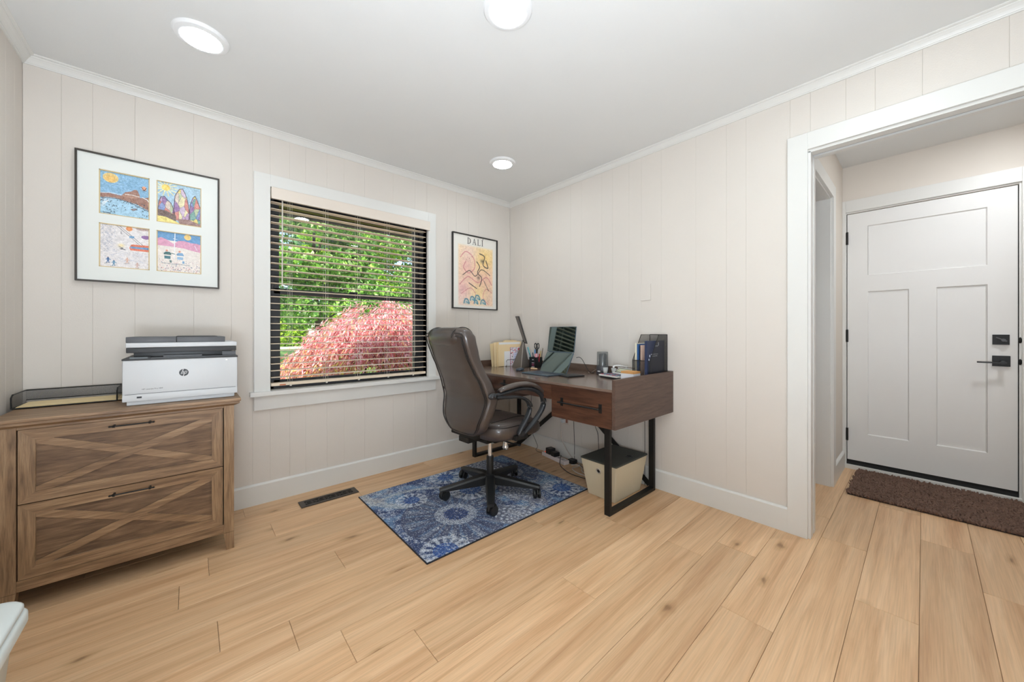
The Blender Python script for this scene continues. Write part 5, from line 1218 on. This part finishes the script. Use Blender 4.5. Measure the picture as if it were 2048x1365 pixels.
mf = thing('magazine_file', 'black wire mesh magazine file full of books at the desk corner', 'magazine file', (-.125, -1.59, DZt))
hx0, hx1, hy0, hy1 = -.250, -.019, -1.655, -1.530; ht, hl = 1.080, .910
side = [(hx0, DZt), (hx1, DZt), (hx1, ht), (hx0 + .11, ht), (hx0, hl)]
for y in (hy0, hy1 - .001):
    bm = bmesh.new(); prism(bm, side, .001, face_M((0, y + .001, 0), (1, 0, 0), (0, 0, 1)))
    # hand hole in the side near the top is part of the mesh outline
    rel(mesh('mesh_side', bm, MESHM), mf)
rel(B('mesh_back', MESHM, [(hx1 - .001, hx1, hy0, hy1, DZt, ht)]), mf); rel(B('mesh_front', MESHM, [(hx0, hx0 + .001, hy0, hy1, DZt, hl)]), mf); rel(B('mesh_bottom', MESHM, [(hx0, hx1, hy0, hy1, DZt, DZt + .001)]), mf)
bm = bmesh.new()
for y in (hy0, hy1): tube(bm, [(x, y, z) for x, z in side], .0024, 8, 0, closed=True, up=(0, 1, 0))
tube(bm, [(hx0, hy0, hl), (hx0, hy1, hl)], .0026, 8, 0); tube(bm, [(hx1, hy0, ht), (hx1, hy1, ht)], .0024, 8, 0)
rel(mesh('rim', bm, BLK), mf)
def bookbox(name, lab, m, x0, x1, y0, y1, h, lean=0, group='books in the magazine file'):
    bm = bmesh.new(); box(bm, x0, x1, y0, y1, DZt + .002, DZt + .002 + h, .001)
    if lean: bmesh.ops.transform(bm, matrix=Matrix.Translation((0, (y0 + y1) / 2, DZt)) @ Matrix.Rotation(math.radians(lean), 4, 'X') @ Matrix.Translation((0, -(y0 + y1) / 2, -DZt)), verts=bm.verts)
    return one(name, lab, 'book', bm, m, group)
bookbox('booklet', 'cream booklet at the far side of the magazine file', mat('book_cream', (222, 214, 190), .6), -.228, -.024, -1.5465, -1.5345, .245)
bookbox('book', 'bright blue book between the cream booklet and the coil notebook', mat('book_blue', (38, 84, 138), .5), -.226, -.024, -1.5615, -1.5485, .240)
cnb = bookbox('coil_notebook', 'peach notebook with a black coil in the magazine file', mat('book_peach', (222, 190, 172), .6), -.222, -.024, -1.5795, -1.5695, .232)
bm = bmesh.new(); P_ = [(-.226 + .006 * math.cos(t * .9), -1.570 + .007 * math.sin(t * .9), DZt + .006 + t * .0009) for t in range(0, 250)]
tube(bm, P_, .0009, 5, 0); mesh('coil', bm, BLK, cnb)
bookbox('papers', 'loose white papers leaning between the coil notebook and the navy book', MATS['paper_white'], -.232, -.026, -1.604, -1.600, .258, 4)['category'] = 'papers'
nvy = bookbox('navy_book', 'dark navy book with pale lettering at the near side of the magazine file', mat('book_navy', (38, 48, 78), .5), -.262, -.030, -1.640, -1.622, .262)
PAL = mat('lettering_pale', (226, 232, 244), .6); FM = lambda x, z: face_M((x, -1.6403, z), (1, 0, 0), (0, 0, 1))
B('cover_print', PAL, [(-.16, -.12, -1.6408, -1.6402, 1.003, 1.008), (-.118, -.108, -1.6408, -1.6402, 1.008, 1.030), (-.235, -.225, -1.6408, -1.6402, .935, .950), (-.215, -.120, -1.6408, -1.6402, .950, .954), (-.205, -.130, -1.6408, -1.6402, .938, .942), (-.244, -.236, -1.6408, -1.6402, .905, .925)], nvy)

# ------------------------------------------------------------------ under the desk: power strip and cords
ps = thing('power_strip', 'white power strip with black adapters on the floor below the desk', 'power strip', (-.115, -.72, 0), math.radians(-99))
PSW = mat('strip_white', (216, 206, 204), .4)
B('body', PSW, [(-.15, .15, -.028, .028, .002, .034)], ps, bev=.004)
for i in range(5): B('socket', mat('socket_grey', (150, 140, 138), .4), [(-.09 + i * .045, -.065 + i * .045, -.014, .014, .0338, .0348)], ps)
B('switch', mat('switch_red', (190, 60, 40), .3, emit=((255, 90, 50), 1.0)), [(-.135, -.115, -.008, .008, .034, .038)], ps, bev=.001)
for i, (x0, x1, y0, y1, h, lab) in enumerate(((-.095, -.035, -.03, .035, .085, 'large black adapter plugged into the white power strip'), (-.02, .035, -.035, .025, .070, 'second black adapter beside the large one on the power strip'))):
    bm = bmesh.new(); box(bm, x0, x1, y0, y1, .0352, h, .006); bmesh.ops.transform(bm, matrix=ps.matrix_basis, verts=bm.verts); one('power_adapter', lab, 'adapter', bm, BLKP)
bm = bmesh.new(); box(bm, -.10, -.045, -.905, -.845, .001, .035, .006); one('power_brick', 'black power brick on the floor past the end of the power strip', 'adapter', bm, BLKP)
CORDW = mat('cord_white', (206, 194, 184), .5)
def cord(pts, r_, m, lab): bm = bmesh.new(); tube(bm, pts, r_, 8, 6); one('loose_cord', lab, 'cord', bm, m)
cord([(-.045, -.728, .315), (-.048, -.730, .24), (-.045, -.74, .16), (-.040, -.80, .07), (-.035, -.86, .025), (-.05, -.93, .006), (-.10, -.96, .006), (-.16, -.95, .006), (-.20, -.99, .006), (-.22, -1.08, .006), (-.20, -1.22, .006)], .0042, CORDW, 'thick white cord dropping from the wall outlet and looping over the floor')
cord([(-.12, -.90, .006), (-.09, -.95, .010), (-.12, -1.01, .010), (-.18, -1.06, .012), (-.19, -1.13, .012), (-.16, -1.24, .012)], .0040, CORDW, 'second white cord crossing the floor toward the cream bin')
cord([(-.13, -.80, .06), (-.19, -.84, .012), (-.24, -.93, .005), (-.27, -1.04, .005), (-.25, -1.20, .005)], .0030, BLKP, 'black cord curving over the floor from the power strip to the bin')
cord([(-.03, -.857, .58), (-.034, -.858, .35), (-.030, -.862, .15), (-.035, -.870, .008), (-.07, -.95, .005), (-.10, -1.05, .005), (-.08, -1.2, .005)], .0020, BLKP, 'thin black cable hanging straight down the wall under the desk')
cord([(-.035, -.35, .55), (-.035, -.345, .30), (-.032, -.36, .15), (-.032, -.40, .08), (-.034, -.43, .03), (-.05, -.425, .004), (-.08, -.47, .004), (-.10, -.56, .012)], .0018, BLKP, 'thin dark cord hanging under the desk left of the power strip')
cord([(-.034, -1.105, .58), (-.036, -1.10, .46), (-.050, -1.085, .36), (-.045, -1.11, .28), (-.05, -1.12, .10), (-.05, -1.12, .01)], .0022, BLKP, 'kinked black cable hanging behind the cream bin')
cord([(-.030, -1.495, .55), (-.033, -1.500, .40), (-.030, -1.498, .20), (-.034, -1.500, .006)], .0018, BLKP, 'thin black cable hanging beside the right rear desk leg')

# ------------------------------------------------------------------ outdoors
GZ = -.45
GR = bpy.data.materials.new('lawn'); GR.use_nodes = True; nt = GR.node_tree; n = nt.nodes; l = nt.links; b_ = n['Principled BSDF']
tc = n.new('ShaderNodeTexCoord'); nz = n.new('ShaderNodeTexNoise'); nz.inputs['Scale'].default_value = .8; nz.inputs['Detail'].default_value = 8; l.new(tc.outputs['Object'], nz.inputs['Vector'])
cr = n.new('ShaderNodeValToRGB'); cr.color_ramp.elements[0].position = .35; cr.color_ramp.elements[0].color = (*lin((84, 122, 52)), 1); cr.color_ramp.elements[1].position = .65; cr.color_ramp.elements[1].color = (*lin((150, 178, 84)), 1)
l.new(nz.outputs['Fac'], cr.inputs[0]); l.new(cr.outputs[0], b_.inputs['Base Color']); b_.inputs['Roughness'].default_value = .9
gl_ = B('lawn', GR, [(-45, 45, .3, 90, GZ - .2, GZ)]); tag(gl_, 'green lawn outside the window', 'lawn'); gl_['kind'] = 'structure'
dv = B('driveway', mat('gravel_pale', (214, 196, 176), .9, bump=.3, bscale=8), [(-45, 45, 35, 40, GZ, GZ + .02)]); dv['kind'] = 'structure'
SOF = mat('soffit_tan', (150, 132, 92), .8)
ev = B('roof_eave', SOF, [(-4.5, 2.0, .14, .86, 2.165, 2.18)]); ev['kind'] = 'structure'
B('fascia', mat('fascia_brown', (84, 76, 66), .6), [(-4.5, 2.0, .86, .88, 2.11, 2.28)], ev); B('gutter', mat('gutter_white', (206, 210, 214), .4), [(-4.5, 2.0, .8805, .95, 2.13, 2.24)], ev, bev=.01)
LEAF = bpy.data.materials.new('leaf'); LEAF.use_nodes = True; nt = LEAF.node_tree; n = nt.nodes; l = nt.links; n.clear()
at = n.new('ShaderNodeAttribute'); at.attribute_name = 'print'; df = n.new('ShaderNodeBsdfDiffuse'); tl_ = n.new('ShaderNodeBsdfTranslucent'); mx_ = n.new('ShaderNodeMixShader'); mx_.inputs[0].default_value = .35; oo = n.new('ShaderNodeOutputMaterial')
l.new(at.outputs['Color'], df.inputs[0]); l.new(at.outputs['Color'], tl_.inputs[0]); l.new(df.outputs[0], mx_.inputs[1]); l.new(tl_.outputs[0], mx_.inputs[2]); l.new(mx_.outputs[0], oo.inputs[0])
BARK = mat('bark', (84, 68, 56), .9, bump=.6, bscale=12)
def leaves(name, P, size, asp, cols, seed, droop=0, parent=None, Dir=None):
    r = np.random.RandomState(seed); n_ = len(P)
    if Dir is None: Dir = r.randn(n_, 3); Dir[:, 2] -= droop
    Dir /= np.linalg.norm(Dir, axis=1)[:, None] + 1e-9
    T2 = np.cross(Dir, r.randn(n_, 3)); T2 /= np.linalg.norm(T2, axis=1)[:, None] + 1e-9
    s = (size * (.6 + .8 * r.rand(n_)))[:, None]
    co = np.stack([P - Dir * s * .5, P + T2 * s * asp * .5, P + Dir * s * .5, P - T2 * s * asp * .5], 1).reshape(-1, 3)
    c = np.array(cols, float)[r.randint(0, len(cols), n_)] * (.8 + .4 * r.rand(n_))[:, None]
    o = npmesh(name, co, np.arange(n_ * 4).reshape(-1, 4), LEAF, parent, np.repeat(np.clip(c, 0, 255), 4, 0)); o['kind'] = 'stuff'; return o
def tree(x, y, h, rad, n_, size, cols, label, seed, trunk=.14, low=.25, name='tree'):
    t = thing(name, label, 'tree', (x, y, GZ), group='green trees beyond the lawn'); r = np.random.RandomState(seed)
    nb_ = 34; cz = h * (low + (1 - low) * r.rand(nb_)); k = np.sqrt(np.clip(1 - ((cz / h - .55) / .62) ** 2, .05, 1)); a = r.rand(nb_) * 6.28; q = rad * k * (.35 + .65 * r.rand(nb_))
    C0 = np.stack([np.cos(a) * q, np.sin(a) * q, cz], 1); br = rad * (.22 + .16 * r.rand(nb_))
    i = r.randint(0, nb_, n_); d = r.randn(n_, 3); d /= np.linalg.norm(d, axis=1)[:, None]; P = C0[i] + d * (br[i] * (.55 + .5 * r.rand(n_)))[:, None] * np.array([1, 1, .62])
    leaves('foliage', P, size, .6, cols, seed + 1, .4, t)
    bm = bmesh.new(); tube(bm, [(0, 0, -.1), (.1, .05, h * .3), (-.05, .1, h * .6), (0, 0, h * .85)], [trunk, trunk * .8, trunk * .5, trunk * .2], 10, 4)
    for j in range(7):
        c_ = C0[j * 4]; zb = max(.8, c_[2] * .6); tube(bm, [(0, 0, zb), (c_[0] * .5, c_[1] * .5, (zb + c_[2]) / 2), tuple(c_)], [trunk * .35, trunk * .2, trunk * .08], 6, 3)
    mesh('trunk', bm, BARK, t, smooth=True); return t
G1 = [(110, 150, 66), (136, 176, 80), (166, 200, 98), (86, 130, 60), (196, 214, 150)]; G2 = [(92, 136, 88), (112, 156, 104), (138, 176, 122), (76, 116, 78), (176, 200, 176)]; G3 = [(150, 186, 60), (186, 208, 76), (120, 160, 50)]
TR = [(-5.0, 14.0, 7.6, 2.9, 26000, .17, G1, 'bushy sunlit green tree in the nearest row, left of the window view'),
      (1.6, 14.5, 8.6, 3.1, 28000, .18, G1, 'bright green tree in the nearest row, behind the middle of the window'),
      (8.6, 14.0, 8.2, 3.1, 24000, .18, G1, 'large green tree in the nearest row, behind the right part of the window'),
      (-11.5, 22.0, 9.5, 3.4, 14000, .24, G2, 'dark green tree of the second row at the far left'),
      (-2.9, 22.0, 9.5, 3.5, 18000, .22, G2, 'blue-green tree of the second row between the two nearest trees'),
      (5.9, 22.5, 10.5, 3.3, 18000, .22, G3, 'yellow-green tree of the second row behind the gap on the right'),
      (14.8, 22.0, 10.5, 3.5, 14000, .24, G2, 'dark green tree of the second row at the far right'),
      (-7.0, 52.0, 17.0, 7.0, 14000, .55, G2, 'tall dark tree left in the row beyond the driveway'),
      (8.0, 52.0, 19.0, 7.2, 16000, .55, G2, 'tall dark tree in the middle of the row beyond the driveway'),
      (23.0, 52.0, 18.0, 7.2, 14000, .55, G1, 'tall tree at the right of the row beyond the driveway')]
for i, t_ in enumerate(TR): tree(*t_, 11 + i * 10)
for i, (x, lab) in enumerate(((-7.5, 'leftmost round shrub beyond the driveway'), (-1.4, 'round shrub second from the left beyond the driveway'), (5.0, 'round yellow-green shrub just left of the maple, beyond the driveway'), (11.2, 'round shrub behind the maple, beyond the driveway'), (17.4, 'rightmost round shrub beyond the driveway'))):
    t = thing('shrub', lab, 'shrub', (x, 43.0, GZ), group='round shrubs beyond the driveway'); r = np.random.RandomState(90 + i); nn = 9000
    d = r.randn(nn, 3); d[:, 2] = np.abs(d[:, 2]); d /= np.linalg.norm(d, axis=1)[:, None]; P = d * (np.array([2.5, 1.4, 4.2]) * (.75 + .32 * r.rand(nn))[:, None]); leaves('foliage', P, .36, .6, G3 if i % 2 == 0 else G1, 200 + i, 0, t)
    bm = bmesh.new(); tube(bm, [(0, 0, -.1), (.1, 0, 1.0), (0, .1, 1.8)], [.07, .05, .02], 8, 3); mesh('trunk', bm, BARK, t)
# weeping red-leaf maple
mp_ = thing('weeping_maple', 'mounded weeping maple with feathery pink leaves just outside the window', 'tree', (-.15, 2.75, GZ))
r = np.random.RandomState(7); NT = 520; PL = []; DL = []; CL = []
pink = [(234, 160, 164), (242, 178, 180), (218, 130, 136), (248, 200, 196), (206, 110, 112)]; orn = [(234, 168, 128), (240, 188, 140), (214, 138, 110)]; yel = [(214, 196, 84), (170, 160, 60), (226, 206, 110)]
for i in range(NT):
    a = r.rand() * 6.28; ph = np.arccos(1 - r.rand() * .98); R_ = np.array([1.62, 1.55, 1.86]) * (.84 + .2 * r.rand())
    c_ = np.array([math.cos(a) * math.sin(ph), math.sin(a) * math.sin(ph), math.cos(ph)]) * R_ ; m_ = 150
    out = np.array([math.cos(a), math.sin(a), -.9 - .5 * math.sin(ph)]); out /= np.linalg.norm(out)
    t = r.rand(m_, 1); p = c_ + out * (t - .4) * .42 + r.randn(m_, 3) * np.array([.07, .07, .035]); p[:, 2] = np.maximum(p[:, 2], .05)
    dd = out + r.randn(m_, 3) * .38
    hh = c_[2] / 1.86; pal = pink * 3 + orn if hh > .62 else (pink + orn * 2 + yel if hh > .42 else pink + orn * 2 + yel * 3)
    PL.append(p); DL.append(dd); CL.append(np.array(pal, float)[r.randint(0, len(pal), m_)] * (.8 + .35 * r.rand(m_, 1)))
P = np.concatenate(PL); Dd = np.concatenate(DL); Cc = np.concatenate(CL); n_ = len(P)
Dd /= np.linalg.norm(Dd, axis=1)[:, None]; T2 = np.cross(Dd, r.randn(n_, 3)); T2 /= np.linalg.norm(T2, axis=1)[:, None]; s = (.075 * (.6 + .8 * r.rand(n_)))[:, None]
co = np.stack([P - Dd * s * .5, P + T2 * s * .11, P + Dd * s * .5, P - T2 * s * .11], 1).reshape(-1, 3)
o = npmesh('foliage', co, np.arange(n_ * 4).reshape(-1, 4), LEAF, mp_, np.repeat(np.clip(Cc, 0, 255), 4, 0)); o['kind'] = 'stuff'
bm = bmesh.new(); tube(bm, [(0, 0, -.1), (.08, -.05, .5), (-.05, 0, 1.0), (.05, 0, 1.4)], [.09, .08, .06, .04], 10, 4)
for j in range(12):
    a = j * .524; tube(bm, [(0, 0, .8 + .03 * j), (math.cos(a) * .55, math.sin(a) * .55, 1.25), (math.cos(a) * .95, math.sin(a) * .95, .85), (math.cos(a) * 1.1, math.sin(a) * 1.1, .4)], [.035, .025, .015, .006], 6, 4)
mesh('trunk', bm, BARK, mp_, smooth=True)
# small pale house far beyond
hs = thing('distant_house', 'small white gabled house far beyond the trees', 'house', (21.0, 32, GZ))
B('wall', mat('house_white', (226, 224, 218), .8), [(-3.5, 3.5, 0, 7, 0, 3.0)], hs)
bm = bmesh.new(); prism(bm, [(-3.9, 3.0), (3.9, 3.0), (0, 5.4)], 7.6, face_M((0, 7.3, 0), (1, 0, 0), (0, 0, 1))); mesh('roof', bm, mat('roof_grey', (140, 138, 134), .8), hs)
for x in (-2.2, 0.6): B('window', FRM, [(x, x + 1.3, -.06, .02, 1.0, 2.3)], hs)
